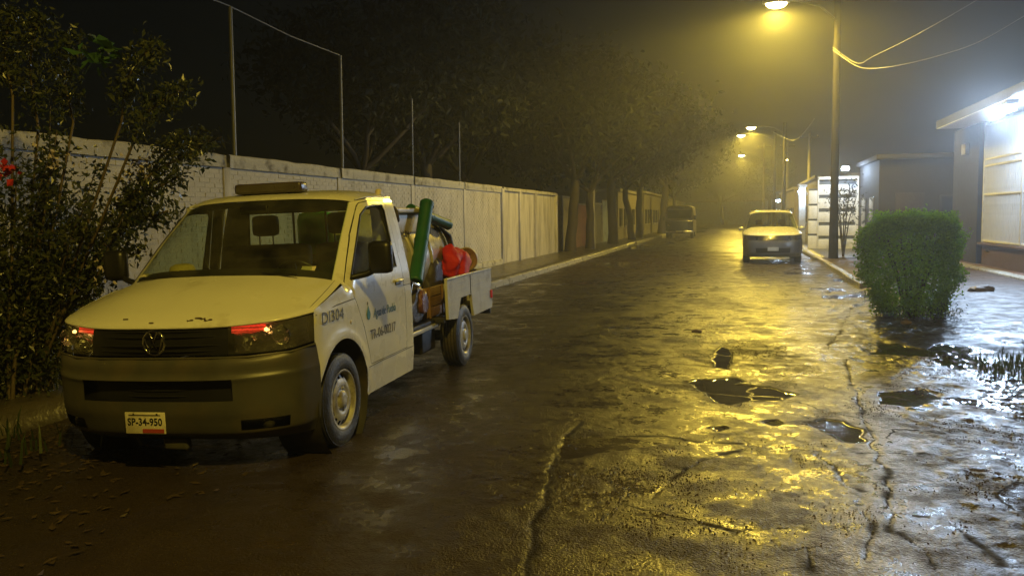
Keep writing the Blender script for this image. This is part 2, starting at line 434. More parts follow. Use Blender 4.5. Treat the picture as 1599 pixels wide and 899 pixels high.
def road_mat():
    m, t, p = new_mat('wet_road'); N = t.nodes; L = t.links
    tc = N.new('ShaderNodeTexCoord')
    def noise(s, d=4, r=.5, vec=None):
        n = N.new('ShaderNodeTexNoise'); n.inputs['Scale'].default_value = s; n.inputs['Detail'].default_value = d; n.inputs['Roughness'].default_value = r
        L.new(vec or tc.outputs['Object'], n.inputs['Vector']); return n.outputs['Fac']
    def rng(v, a, b, c, d):
        r = N.new('ShaderNodeMapRange'); L.new(v, r.inputs['Value'])
        for k, x in zip(('From Min', 'From Max', 'To Min', 'To Max'), (a, b, c, d)): r.inputs[k].default_value = x
        return r.outputs['Result']
    def math_(op, a, b):
        n = N.new('ShaderNodeMath'); n.operation = op
        for i, x in enumerate((a, b)):
            if isinstance(x, (int, float)): n.inputs[i].default_value = x
            else: L.new(x, n.inputs[i])
        return n.outputs[0]
    def mix(f, a, b):
        n = N.new('ShaderNodeMix'); n.data_type = 'RGBA'; L.new(f, n.inputs['Factor'])
        for k, x in (('A', a), ('B', b)):
            if isinstance(x, tuple): n.inputs[k].default_value = (*x, 1)
            else: L.new(x, n.inputs[k])
        return n.outputs['Result']
    at = N.new('ShaderNodeAttribute'); at.attribute_name = 'wet'
    ac = N.new('ShaderNodeAttribute'); ac.attribute_name = 'conc'
    wet, conc = at.outputs['Fac'], ac.outputs['Fac']
    blot = rng(noise(1.7, 9, .72), .52, .60, 0, 1)
    asp = mix(noise(3, 6), (.018, .0125, .0095), (.040, .028, .020))
    asp = mix(rng(noise(140, 2), .58, .75, 0, .6), asp, (.07, .055, .042))
    con = mix(noise(2.2, 7, .6), (.034, .026, .020), (.070, .056, .046))
    dirt = rng(noise(.9, 8, .65), .5, .68, 0, .8)
    base = mix(conc, asp, con)
    base = mix(dirt, base, (.028, .020, .015))
    acr = N.new('ShaderNodeAttribute'); acr.attribute_name = 'crack'; crack = acr.outputs['Fac']
    # hairline crazing of the old slab
    wn_ = N.new('ShaderNodeTexNoise'); wn_.inputs['Scale'].default_value = 2.2; wn_.inputs['Detail'].default_value = 8; L.new(tc.outputs['Object'], wn_.inputs['Vector'])
    vm = N.new('ShaderNodeVectorMath'); vm.operation = 'MULTIPLY_ADD'; L.new(wn_.outputs['Color'], vm.inputs[0]); vm.inputs[1].default_value = (.55, .55, 0); L.new(tc.outputs['Object'], vm.inputs[2])
    vo = N.new('ShaderNodeTexVoronoi'); vo.feature = 'DISTANCE_TO_EDGE'; vo.inputs['Scale'].default_value = .85; L.new(vm.outputs[0], vo.inputs['Vector'])
    hair = math_('MULTIPLY', rng(vo.outputs['Distance'], .003, .010, 1, 0), rng(noise(.8, 4), .45, .55, 0, .8))
    crack = math_('MAXIMUM', crack, math_('MULTIPLY', hair, conc))
    base = mix(crack, base, (.010, .008, .006))
    L.new(base, p.inputs['Base Color'])
    # stretched patches of water film
    film = rng(noise(.55, 8, .68), .40, .52, 0, 1)
    film2 = rng(noise(3.6, 10, .8), .42, .56, 0, 1)
    fl0 = math_('MULTIPLY', math_('ADD', math_('MULTIPLY', film, .5), math_('MULTIPLY', film2, .5)), 1.0)
    fl = math_('MULTIPLY', fl0, math_('SUBTRACT', 1.0, math_('MULTIPLY', blot, .75)))
    rough = rng(fl, 0, 1, .55, .235)
    rough = math_('MULTIPLY', rough, math_('SUBTRACT', 1.0, math_('MULTIPLY', wet, .93)))
    rough = math_('MAXIMUM', rough, math_('MULTIPLY', crack, .95))
    L.new(rough, p.inputs['Roughness'])
    L.new(math_('MULTIPLY', math_('SUBTRACT', 1.0, crack), rng(fl, 0, 1, .08, .75)), p.inputs['Specular IOR Level'])
    def voro(s):
        n = N.new('ShaderNodeTexVoronoi'); n.feature = 'SMOOTH_F1'; n.inputs['Scale'].default_value = s; n.inputs['Smoothness'].default_value = .3
        L.new(tc.outputs['Object'], n.inputs['Vector']); return n.outputs['Distance']
    g1 = voro(150); g2 = voro(62); g3 = noise(14, 6, .6)
    h = math_('ADD', math_('MULTIPLY', g1, .6), math_('ADD', math_('MULTIPLY', g2, .9), math_('MULTIPLY', g3, .30)))
    b = N.new('ShaderNodeBump'); b.inputs['Distance'].default_value = .014
    st = math_('MULTIPLY', rng(fl, 0, 1, .62, .13), math_('SUBTRACT', 1.0, wet))
    L.new(st, b.inputs['Strength']); L.new(h, b.inputs['Height']); L.new(b.outputs['Normal'], p.inputs['Normal'])
    return m
M['road'] = road_mat()
wm, wt, wp = new_mat('puddle_water')
wp.inputs['Base Color'].default_value = (.02, .017, .013, 1); wp.inputs['Roughness'].default_value = .02; wp.inputs['IOR'].default_value = 1.33
_n = wt.nodes.new('ShaderNodeTexNoise'); _n.inputs['Scale'].default_value = 9; _b = wt.nodes.new('ShaderNodeBump'); _b.inputs['Strength'].default_value = .02
wt.links.new(_n.outputs['Fac'], _b.inputs['Height']); wt.links.new(_b.outputs['Normal'], wp.inputs['Normal'])
M['water'] = wm

# ------------------------------------------------------------------ ground
def vnoise(x, y, seed=0):
    xi = np.floor(x).astype(np.int64); yi = np.floor(y).astype(np.int64)
    fx = x - xi; fy = y - yi
    def h(a, b):
        n = (a * 374761393 + b * 668265263 + seed * 974711) & 0x7fffffff
        n = ((n ^ (n >> 13)) * 1274126177) & 0x7fffffff
        return ((n ^ (n >> 16)) & 0xffff) / 65535.0
    sx = fx * fx * (3 - 2 * fx); sy_ = fy * fy * (3 - 2 * fy)
    return (h(xi, yi) * (1-sx) + h(xi+1, yi) * sx) * (1-sy_) + (h(xi, yi+1) * (1-sx) + h(xi+1, yi+1) * sx) * sy_
def fbm(x, y, o=4, seed=0):
    s = 0; a = .5
    for k in range(o): s = s + a * vnoise(x * 2**k, y * 2**k, seed + k); a *= .5
    return s
def crown(X):
    z = np.where(X < -1.7, .0265 * (X + 3.6), .05)
    z = np.where(X > -1.7, .05 - .05 * np.clip((X + 1.2) / 2.4, 0, 1), z)
    return z
def seg_dist(X, Y, pl):
    d = np.full(X.shape, 9.0)
    for (x0, y0), (x1, y1) in zip(pl, pl[1:]):
        dx, dy = x1 - x0, y1 - y0
        t = np.clip(((X-x0)*dx + (Y-y0)*dy) / (dx*dx+dy*dy), 0, 1)
        d = np.minimum(d, np.hypot(X - x0 - t*dx, Y - y0 - t*dy))
    return d
def gp(lst): return [tuple(G(u, v)[:2]) for u, v in lst]
CRACKS = [gp(l) for l in [
    [(900,690),(1000,688),(1080,692),(1160,697),(1250,704),(1340,708),(1440,706)],
    [(1320,560),(1345,640),(1362,690),(1385,740),(1392,790),(1386,830)],
    [(1270,712),(1310,735),(1330,760),(1352,770)],
    [(1000,815),(1080,822),(1150,838),(1200,830),(1260,828)],
    [(1392,800),(1430,806),(1480,812),(1530,850),(1560,880)],
    [(1180,700),(1120,715),(1060,745),(1020,790)],
    [(1210,850),(1225,870),(1260,862),(1270,899)],
    [(1400,830),(1440,860),(1470,899)],
    [(780,572),(900,568),(1010,572),(1100,575)],
    [(1290,545),(1310,520),(1330,480)],
    [(1355,880),(1345,850),(1360,830),(1350,800)],
]]
PITS = [gp(l) for l in [
    [(1075,600),(1105,596),(1150,594),(1165,599),(1148,603),(1200,606),(1245,617),(1215,628),(1165,630),(1140,637),(1115,631),(1095,616)],
    [(1118,548),(1128,543),(1140,551),(1141,568),(1136,581),(1116,578),(1112,565)],
    [(1258,662),(1290,656),(1320,660),(1348,672),(1345,690),(1320,692),(1300,680)],
    [(1196,662),(1216,660),(1224,664),(1206,668)],
    [(1108,672),(1125,669),(1136,673),(1118,678)],
    [(1555,768),(1599,752),(1640,770),(1640,805),(1585,790)],
    [(1370,612),(1440,606),(1470,620),(1430,634),(1375,630)],
    [(880,693),(960,692),(1040,700),(960,712),(905,722),(872,730)],
]]
WATER = [1, 1, .85, 1, 1, .9, .7, .45]
def poly_sd(X, Y, poly):
    ins = np.zeros(X.shape, bool); n = len(poly)
    for i in range(n):
        x0, y0 = poly[i]; x1, y1 = poly[i-1]
        c = ((y0 > Y) != (y1 > Y)) & (X < (x1-x0) * (Y-y0) / (y1-y0 + 1e-12) + x0)
        ins ^= c
    d = seg_dist(X, Y, poly + [poly[0]])
    return np.where(ins, -d, d)
def make_road():
    ys = [-14.0]
    while ys[-1] < 2.0: ys.append(ys[-1] + .4)
    while ys[-1] < 9: ys.append(ys[-1] + .014)
    while ys[-1] < 170: ys.append(ys[-1] * 1.0046)
    xs = np.concatenate([np.arange(-5.6, -1.6, .05), np.arange(-1.6, 2.6, .014), np.arange(2.6, 6.6, .04)])
    X, Y = np.meshgrid(xs, np.array(ys))
    wx = X + .10 * (fbm(X*5, Y*5, 6, 11) - .47); wy = Y + .20 * (fbm(X*4, Y*4, 6, 23) - .47)
    Z = crown(X)
    near = np.clip(1 - (Y - 25) / 30, .15, 1)
    Z = Z + .014 * (fbm(X*.7, Y*.7, 4, 3) - .47) * near + .005 * (fbm(X*5, Y*5, 4, 5) - .47) * near
    # coarse broken stretches
    brk = np.clip((fbm(X*.8+3, Y*.5+9, 4, 31) - .46) * 9, 0, 1)
    Z += .010 * brk * (fbm(X*16, Y*16, 3, 41) - .47) * near
    # right margin: broken concrete and dirt
    edge = 1.05 + .03 * (Y - 5)
    right = np.clip((X - np.minimum(edge, 1.9)) / .25, 0, 1)
    Z += right * near * (.018 * (fbm(X*2.2, Y*2.2, 4, 51) - .5) + .034 * (fbm(X*11, Y*11, 3, 53) - .47))
    Z += np.where(Y > 12, 0, 0)
    # raised overlay left of the traced step
    st = gp([(930,640),(880,690),(850,770),(815,890),(800,960)])
    sx_ = np.interp(Y, [p[1] for p in st[::-1]], [p[0] for p in st[::-1]])
    sd = (wx - sx_)
    over = np.clip(.5 - sd / .03, 0, 1) * np.clip((6.3 - Y) / .3, 0, 1)
    Z += .006 * over + .006 * np.exp(-(sd / .03) ** 2) * (fbm(X*20, Y*20, 3, 91) - .5) * (Y < 6.3)
    crack = np.exp(-(np.minimum(sd - .02, 0) / .02) ** 2) * np.exp(-(np.maximum(sd - .02, 0) / .05) ** 2) * .8 * (Y < 6.3)
    wet = np.zeros(X.shape); nearm = Y < 16
    for pl in CRACKS:
        d = seg_dist(wx, wy, pl)
        w = .004 + .007 * vnoise(X*3, Y*3, 9) ** 2
        g_ = np.exp(-(d / w) ** 2)
        Z -= .007 * g_
        crack = np.maximum(crack, np.clip(g_ * 1.1, 0, 1) * (.68 + .32 * vnoise(X*5, Y*5, 19)))
        crack = np.maximum(crack, .75 * np.exp(-(d / .05) ** 2) * np.clip((fbm(X*4, Y*4, 3, 37) - .45) * 8, 0, 1))
    for pl, wv in zip(PITS, WATER):
        sdv = poly_sd(X + .09*(fbm(X*9, Y*9, 5, 61)-.47), Y + .14*(fbm(X*8, Y*8, 5, 67)-.47), pl)
        ins = np.clip(-sdv / .02 + .5, 0, 1)
        rim = np.exp(-(np.maximum(sdv, 0) / .05) ** 2)
        base = crown(X) - .010
        Z = Z * (1 - ins * wv) + (base) * ins * wv
        Z -= .002 * rim * (1 - ins)
        crack = np.maximum(crack * (1 - ins), (.85 if wv > .8 else 0) * np.exp(-((sdv - .012) / .014) ** 2))
        wet = np.maximum(wet, ins * wv)
    # far-field smooth puddles near the left kerb
    pk = np.clip((fbm(X*.6, Y*.25, 4, 71) - .50) * 12, 0, 1) * np.clip((-2.5 - X) / 1.2, 0, 1) * (Y > 11)
    wet = np.maximum(wet, pk * .93)
    pr = np.clip((fbm(X*1.6, Y*1.2, 4, 77) - .56) * 14, 0, 1) * np.clip((X - 1.2) / .4, 0, 1)
    wet = np.maximum(wet, pr * .85)
    Z = Z - .012 * pr * near
    conc = np.clip((np.clip((X + 1.1) / .3, 0, 1)) * (1 - over), 0, 1) * (.65 + .35 * (1 - brk))
    ny, nx = X.shape
    verts = np.stack([X, Y, Z], -1).reshape(-1, 3)
    idx = np.arange(ny * nx).reshape(ny, nx)
    q = np.stack([idx[:-1, :-1], idx[:-1, 1:], idx[1:, 1:], idx[1:, :-1]], -1).reshape(-1, 4)
    m = bpy.data.meshes.new('road')
    m.vertices.add(len(verts)); m.vertices.foreach_set('co', verts.astype(np.float32).ravel())
    m.loops.add(q.size); m.loops.foreach_set('vertex_index', q.ravel().astype(np.int32))
    m.polygons.add(len(q)); m.polygons.foreach_set('loop_start', np.arange(0, q.size, 4, dtype=np.int32))
    m.polygons.foreach_set('use_smooth', np.ones(len(q), bool))
    m.update(calc_edges=True)
    for nm, a in (('wet', wet), ('conc', conc), ('crack', crack)):
        at = m.attributes.new(nm, 'FLOAT', 'POINT'); at.data.foreach_set('value', a.astype(np.float32).ravel())
    return struct(link('road', m, M['road']))
make_road()
def gravel():
    r = np.random.default_rng(31); n = 150000
    Y = 2.6 * (16.5 / 2.6) ** r.random(n); X = r.uniform(-3.4, 2.9, n)
    m = fbm(X*.9+5, Y*.6+2, 5, 131); m2 = fbm(X*4, Y*3, 3, 137)
    keep = r.random(n) < np.clip((m - .43) * 7, .06, 1) * np.clip((m2 - .32) * 4, 0, 1)
    keep &= ~((X < -2.2) & (r.random(n) < .8))
    X, Y = X[keep], Y[keep]
    ok = np.ones(len(X), bool)
    for pl in PITS[:5]: ok &= poly_sd(X, Y, pl) > .03
    X, Y = X[ok], Y[ok]; n = len(X)
    S = .003 + .0055 * r.random(n) ** 2.5
    Z = crown(X) + .004
    a = r.uniform(0, 6.28, n)
    P = []
    for k in range(4):
        t = a + k * 1.571 + r.uniform(-.4, .4, n); q = S * r.uniform(.7, 1.3, n)
        P.append(np.stack([X + q*np.cos(t), Y + q*np.sin(t), Z - .006], -1))
    P.append(np.stack([X + S*r.uniform(-.4, .4, n), Y + S*r.uniform(-.4, .4, n), Z + S*r.uniform(.25, .9, n)], -1))
    V5 = np.stack(P, 1).reshape(-1, 3); b = np.arange(n)[:, None] * 5
    F = np.concatenate([b + np.array([[k, (k+1) % 4, 4]]) for k in range(4)], 0)
    me = bpy.data.meshes.new('gravel')
    me.vertices.add(len(V5)); me.vertices.foreach_set('co', V5.astype(np.float32).ravel())
    me.loops.add(F.size); me.loops.foreach_set('vertex_index', F.ravel().astype(np.int32))
    me.polygons.add(len(F)); me.polygons.foreach_set('loop_start', np.arange(0, F.size, 3, dtype=np.int32)); me.polygons.foreach_set('use_smooth', np.ones(len(F), bool)); me.update(calc_edges=True)
    link('gravel', me, M['gravel'])['kind'] = 'stuff'
struct(MB().add([(-400,-200,-.14),(400,-200,-.14),(400,900,-.14),(-400,900,-.14)], [(0,1,2,3)]).build('ground', M['soil']))
M['gravel'] = mat('wet_gravel', (.050, .038, .028), .26, var=.6, scale=25, rvar=.1)
M['litter'] = mat('dead_leaf', (.05, .032, .018), .6, var=.5, scale=30)
gravel()

def wobble_strip(name, x0, x1, y0, y1, ztop, zbot, m, step=.25, seed=0, amp=.012):
    ys = np.arange(y0, y1 + 1e-6, step); n = 6
    mb = MB(); vs = []; fs = []
    for i, y in enumerate(ys):
        row = []
        for k in range(n + 1):
            x = x0 + (x1 - x0) * k / n
            z = ztop + amp * (float(fbm(np.array(x*1.3+seed), np.array(y*1.1), 4, seed)) - .47) * 2
            row.append((x, y, z))
        vs += [(x0, y, zbot)] + row + [(x1, y, zbot)]
    w = n + 3
    for i in range(len(ys) - 1):
        for k in range(w - 1): fs.append((i*w+k, i*w+k+1, (i+1)*w+k+1, (i+1)*w+k))
    return struct(mb.add(vs, fs, True).build(name, m))
wobble_strip('sidewalk', -7.8, -5.74, -10, 120, .085, -.15, M['walk'], .35, 3, .02)

# kerbs: one long structure each side, every kerb stone a part
def kerb(name, x, y0, y1, L, z0, z1, w, gap=(), slope=0.0):
    e = struct(empty(name))
    y = y0; meshes = []
    for k in range(4):
        mb = MB(); r2 = random.Random(k)
        b = .02
        prof = [(0, z0), (0, z1 - b), (b, z1), (w - b, z1), (w, z1 - b), (w, z0)]
        vs = []; fs = []
        ny = 6
        for i in range(ny + 1):
            for (px, pz) in prof:
                vs.append((px + r2.uniform(-.006, .006), i * (L - .02) / ny, pz + (r2.uniform(-.01, .008) if pz > z0 else 0)))
        np_ = len(prof)
        for i in range(ny):
            for j in range(np_ - 1): fs.append((i*np_+j, i*np_+j+1, (i+1)*np_+j+1, (i+1)*np_+j))
        fs.append(tuple(range(np_))); fs.append(tuple(range(ny*np_, (ny+1)*np_))[::-1])
        mm = mb.add(vs, fs).mesh('kerb_stone'); mm.materials.append(M['kerb']); meshes.append(mm)
    i = 0
    while y < y1:
        if not any(a <= y < b for a, b in gap):
            o = link('kerb_stone', meshes[i % 4], None, e)
            o.location = (x + slope * y + rnd.uniform(-.012, .012), y, rnd.uniform(-.008, .006))
        y += L; i += 1
    return e
kerb('kerb', -5.74, 8.5, 90, 1.5, -.15, .10, .15, gap=[(43.2, 48)])
kerb('kerb', 2.36, 19.2, 75, 1.2, -.12, .12, .15, slope=.011)

# right-hand walk and verge
wobble_strip('pavement', 2.62, 6.2, 30.5, 120, .10, -.15, M['walk'], .4, 9, .015)
def verge():
    xs = np.arange(2.5, 6.21, .12); ys = np.concatenate([np.arange(11, 30.6, .15)])
    X, Y = np.meshgrid(xs, ys)
    t = np.clip((Y - 12) / 5, 0, 1) * np.clip((X - 2.45) / .5, 0, 1)
    Z = -.04 + .13 * t + .05 * (fbm(X*1.7, Y*1.7, 4, 81) - .47) + .03 * (fbm(X*6, Y*6, 3, 83) - .47)
    ny, nx = X.shape; idx = np.arange(ny*nx).reshape(ny, nx)
    q = np.stack([idx[:-1,:-1], idx[:-1,1:], idx[1:,1:], idx[1:,:-1]], -1).reshape(-1, 4)
    struct(MB().add([tuple(p) for p in np.stack([X,Y,Z],-1).reshape(-1,3)], [tuple(int(i) for i in f) for f in q], True).build('verge', M['soil']))
verge()
# ------------------------------------------------------------------ wheels
def wheel(parent, c, side, r=.335, w=.215, rim_r=.215, name='wheel', steel=True):
    """c in vehicle coords (back, right, up); side +1 right, -1 left"""
    Mx = Matrix.Translation(V(*c)) @ Matrix.Rotation(side * math.pi / 2, 4, 'Y')
    t = MB(); h = w / 2
    prof = [(rim_r - .01, -h*.7), (rim_r + .02, -h), (r - .045, -h), (r - .012, -h*.86), (r, -h*.6)]
    for k in range(-2, 3):
        prof += [(r, k*.035 - .013), (r, k*.035 + .008), (r - .008, k*.035 + .010), (r - .008, k*.035 + .020)]
    prof += [(r, h*.6 + .02), (r - .012, h*.86), (r - .045, h), (rim_r + .02, h), (rim_r, h*.85), (rim_r - .01, h*.5)]
    o = empty(name); o.parent = parent
    t.lathe(prof, 40, Mx); t.build('tyre', M['rubber'], o)
    rim = MB()
    a = h * .80
    rim.lathe([(rim_r + .004, h*.93), (rim_r - .012, h*.95), (rim_r - .022, h*.6), (rim_r - .03, a - .03)], 48, Mx)
    rings = [(rim_r - .024, a - .028), (rim_r - .062, a - .006), (rim_r - .095, a + .012), (rim_r - .12, a + .004), (.07, a - .012), (.062, a + .012), (.03, a + .02), (.0, a + .02)]
    n = 64; vs = []; fs = []
    for rr, hh in rings:
        for k in range(n):
            th = 2 * math.pi * k / n
            vs.append(Mx @ Vector((rr * math.cos(th), rr * math.sin(th), hh)))
    for i in range(len(rings) - 1):
        for k in range(n):
            if i == 0 and k % 4 in (0, 1): continue
            fs.append((i*n+k, i*n+(k+1)%n, (i+1)*n+(k+1)%n, (i+1)*n+k))
    rim.add(vs, fs, True)
    for k in range(5):
        th = 2 * math.pi * k / 5 + .3
        rim.lathe([(.0, .012), (.009, .012), (.012, 0)], 6, Mx @ Matrix.Translation((.085 * math.cos(th), .085 * math.sin(th), a - .008)))
    rim.build('rim', M['steel_rim'], o)
    MB().lathe([(rim_r, -h*.3), (.0, -h*.3)], 24, Mx).lathe([(.14, -h*.3), (.14, h*.2), (.06, h*.2)], 24, Mx).build('brake_drum', M['chassis'], o)
    return o

# ------------------------------------------------------------------ the pickup
TR = empty('pickup_truck', (-3.605, 4.49, -.005), (0, -.0265, .05))
tag(TR, 'white single-cab utility pickup with grey bumper, loaded bed and glowing indicators', 'pickup truck')
WBX = 4.17
def yt(z): return float(np.interp(z, [.25, .45, .6, 1.0, 1.15, 1.5, 1.75, 1.81], [.925, .945, .952, .952, .94, .876, .826, .80]))
B = [[(.20,0,.20),(.22,.4,.20),(.28,.65,.20),(.40,.85,.21),(.47,.91,.22)],
     [(.06,0,.26),(.08,.4,.26),(.15,.65,.26),(.30,.86,.27),(.46,.935,.29)],
     [(.03,0,.295),(.05,.4,.295),(.12,.65,.295),(.27,.865,.30),(.46,.942,.32)],
     [(.012,0,.365),(.032,.4,.365),(.102,.65,.365),(.25,.868,.37),(.46,.95,.39)],
     [(.0,0,.42),(.02,.4,.42),(.09,.65,.42),(.24,.87,.43),(.46,.955,.44)],
     [(-.003,0,.495),(.018,.4,.495),(.09,.65,.495),(.24,.872,.505),(.46,.956,.52)],
     [(-.005,0,.60),(.02,.4,.60),(.09,.65,.6),(.24,.875,.61),(.46,.957,.62)],
     [(-.012,0,.632),(.013,.4,.632),(.083,.65,.634),(.236,.876,.645),(.455,.958,.655)],
     [(.02,0,.66),(.035,.4,.66),(.10,.65,.665),(.245,.873,.675),(.45,.955,.69)],
     [(.03,0,.73),(.045,.4,.73),(.105,.65,.735),(.245,.87,.75),(.44,.95,.77)],
     [(.065,0,.772),(.075,.4,.772),(.125,.62,.772),(.255,.86,.785),(.432,.945,.81)]]
def bskip(j, k, s): return (k in (5, 6) and j < 12) or (k == 2 and 13 <= j < 20)
bum = loft(B, 26, 3, iskip=bskip).build('bumper', M['plastic'], TR)
loft([[(p[0]+.05, p[1]*.96, p[2]) for p in r] for r in B[1:9]], 14, 2).build('bumper_recess', M['black'], bum)
for k in range(3):
    z = .52 + k * .038
    MB().tube([V(.045 + .12*(y/.6)**2, y, z) for y in np.linspace(-.54, .54, 9)], .007, 6).build('grille_bar', M['black'], bum)
for s in (-1, 1):
    Mx = Matrix.Translation(V(.17, .70 * s, .325)) @ Matrix.Rotation(math.pi/2, 4, 'X')
    f = MB().lathe([(.0, .012), (.03, .006), (.045, -.012), (.045, -.03)], 16, Mx).build('fog_lamp', M['lens'], bum)
# rounded ledge under the lamps
MB().tube([V(.055,0,.765), V(.066,.4,.765), V(.115,.63,.766), V(.245,.862,.778), V(.42,.95,.80)], .008, 6).tube([V(.055,0,.765), V(.066,-.4,.765), V(.115,-.63,.766), V(.245,-.862,.778), V(.42,-.95,.80)], .008, 6).build('bumper_ledge', M['plastic'], bum)
Gr = [[(.07,0,.782),(.085,.35,.782),(.12,.55,.782),(.24,.82,.792),(.43,.938,.82)],
      [(.075,0,.87),(.09,.35,.87),(.125,.55,.875),(.245,.82,.89),(.435,.938,.91)],
      [(.083,0,.905),(.098,.35,.907),(.133,.55,.914),(.25,.815,.932),(.44,.934,.955)],
      [(.095,0,.957),(.11,.35,.959),(.145,.55,.967),(.258,.81,.987),(.445,.928,1.012)]]
def hl_inner(z): return .47 + .06 * (z - .78) / .18
GJ = 14
grl = loft(Gr, 30, 4, iskip=lambda j, k, s: j >= GJ).build('grille', M['black'], TR)
for k, z in enumerate((.81, .845, .90, .935)):
    x0 = .064 + .03 * max(0, (z - .87) / .09)
    MB().tube([V(x0 + .05*(abs(y)/.5)**2.2, y, z) for y in np.linspace(-.48, .48, 11)], .0065, 6).build('grille_slat', M['black'], grl)
# emblem: ring with two stacked chevrons
EM = Matrix.Translation(V(.062, 0, .868)) @ Matrix.Rotation(-math.pi/2, 4, 'X') @ Matrix.Rotation(math.pi, 4, 'Z')
em = MB()
ring = []
for k in range(33):
    th = 2 * math.pi * k / 32; ring.append(V(.058, .078 * math.cos(th), .868 + .078 * math.sin(th)))
em.tube(ring, .007, 6, caps=False)
def stroke(pts): em.tube([V(.056, a, .868 + b) for a, b in pts], .006, 6)
stroke([(-.030, .068), (0, .008), (.030, .068)])
stroke([(-.068, .034), (-.036, -.062), (0, .0), (.036, -.062), (.068, .034)])
em.build('emblem', M['chrome'], grl)
# headlights
for s in (-1, 1):
    hl = empty('headlight'); hl.parent = TR
    def side(b, off, cond, name, m):
        mb = loft(b, 30, 4, iskip=lambda j, k, q: q != s or j < GJ or not cond(j, k), off=off)
        return mb.build(name, m, hl)
    side(Gr, .002, lambda j, k: True, 'lens', M['lens'])
    side(Gr, .075, lambda j, k: True, 'lamp_bowl', M['reflector'])
    side(Gr, .045, lambda j, k: k == 2 and j < 20, 'indicator', M['amber'])
    bx = MB().lathe([(0, .012), (.010, .008), (.013, -.004), (.006, -.014)], 10, Matrix.Translation(V(.21, .715*s, .93)) @ Matrix.Rotation(math.pi/2, 4, 'X'))
    bx.build('indicator_bulb', M['amber_hot'], hl)
    for yy, zz, rr, xx in ((.80, .885, .062, .235), (.61, .842, .045, .16)):
        Mx = Matrix.Translation(V(xx + .03, yy * s, zz)) @ Matrix.Rotation(math.pi/2, 4, 'X')
        MB().lathe([(rr, .02), (rr*.93, .0), (rr*.7, -.022), (rr*.35, -.036), (.012, -.04), (.012, -.01), (0, -.004)], 24, Mx).build('reflector', M['reflector'], hl)
# hood
H = [[(.085,0,.965),(.10,.35,.967),(.135,.56,.975),(.25,.81,.995),(.445,.935,1.02)],
     [(.14,0,1.005),(.155,.35,1.005),(.19,.57,1.008),(.30,.81,1.018),(.48,.938,1.030)],
     [(.26,0,1.068),(.275,.35,1.064),(.31,.58,1.058),(.41,.80,1.052),(.56,.94,1.055)],
     [(.52,0,1.172),(.53,.35,1.164),(.56,.58,1.148),(.64,.78,1.125),(.75,.932,1.105)],
     [(.79,0,1.250),(.81,.35,1.243),(.87,.6,1.226),(.94,.76,1.203),(1.01,.90,1.168)]]
hood = loft(H, 24, 5).build('hood', M['hood_paint'], TR)
rr = catmull(H[0], 16)
ed = [V(p[0] + .006, p[1], p[2] - .006) for p in rr]
MB().tube([(-p[0], p[1], p[2]) for p in ed[::-1]] + ed[1:], .010, 6).build('hood_lip', M['hood_paint'], hood)
for s in (-1, 1):
    sm_ = [catmull(r, 24)[23] for r in H]
    MB().tube([V(p[0], s*(p[1]-.012), p[2] + .0015) for p in catmull(sm_, 16)], .0035, 5).build('hood_seam', M['chassis'], hood)
def hood_at(y, f):
    rs = [catmull(r, 24) for r in H]; cl = [min(r, key=lambda p: abs(p[1] - abs(y))) for r in rs]
    c = catmull(cl, 40)[int(f * 40)]; return c
for (y, f, n, L) in ((.31, .10, 11, .13), (.22, .075, 5, .045), (-.05, .055, 6, .035), (-.27, .10, 5, .04)):
    r2 = random.Random(int(f*1000)); pts = []; pol = []
    for k in range(n):
        a = hood_at(y + L * (k / (n-1) - .5), min(.97, f + .02 * math.sin(k * .55)))
        pts.append((a[0], y + L * (k/(n-1) - .5), a[2] + .004))
    up = [V(p[0] + .030 * L / .15 * r2.uniform(.8, 1.2) * math.sin(math.pi*(i+.4)/n), p[1], p[2] + .006) for i, p in enumerate(pts)]
    dn = [V(p[0] - .012 * L / .15 * r2.uniform(.6, 1.0) * math.sin(math.pi*(i+.4)/n), p[1], p[2] - .001) for i, p in enumerate(pts)]
    mb = MB(); mb.add(up + dn, [(i, i+1, n+i+1, n+i) for i in range(n-1)]); mb.build('paint_chip', M['chip'], hood)
# windscreen, roof
W = [[(.80,0,1.252),(.82,.35,1.246),(.88,.58,1.230),(.96,.73,1.206),(1.02,.825,1.185)],
     [(1.18,0,1.555),(1.195,.33,1.551),(1.24,.55,1.538),(1.30,.69,1.517),(1.345,.77,1.495)],
     [(1.52,0,1.800),(1.53,.3,1.798),(1.57,.5,1.790),(1.62,.64,1.778),(1.66,.715,1.765)]]
ws = loft(W, 20, 7).build('windscreen', M['glass'], TR)
Wk = [catmull(r, 20) for r in W]
# dark ceramic border along top and bottom
fr = loft([[(p[0]+.006, p[1]*.99, p[2]-.004) for p in W[0]], [(p[0]+.05+.006, p[1]*.99, p[2]+.045) for p in W[0]]], 20, 1)
fr.add(*(lambda q: (q.v, q.f, True))(loft([[(p[0]-.062+.008, p[1]*.985+.0, p[2]-.048) for p in W[2]], [(p[0]+.008, p[1]*.99, p[2]-.002) for p in W[2]]], 20, 1)))
fr.build('glass_border', M['black'], ws)
st = MB(); a = Vector(V(.975, .60, 1.262)); st.add([a, a + Vector((.105, .012, -.004)), a + Vector((.105, .042, .026)), a + Vector((0, .030, .03))], [(0, 1, 2, 3)]); st.build('sticker', M['paper'], ws)
for s in (-1, 1):
    wp_ = [V(.845, .62*s, 1.238), V(.86, .30*s, 1.262), V(.875, -.02*s if s > 0 else -.05, 1.272)]
    MB().tube([V(.83, .64*s, 1.236), V(.845, .35*s, 1.256), V(.835, .02 + .0*s, 1.268)], .008, 6).build('wiper', M['black'], TR)
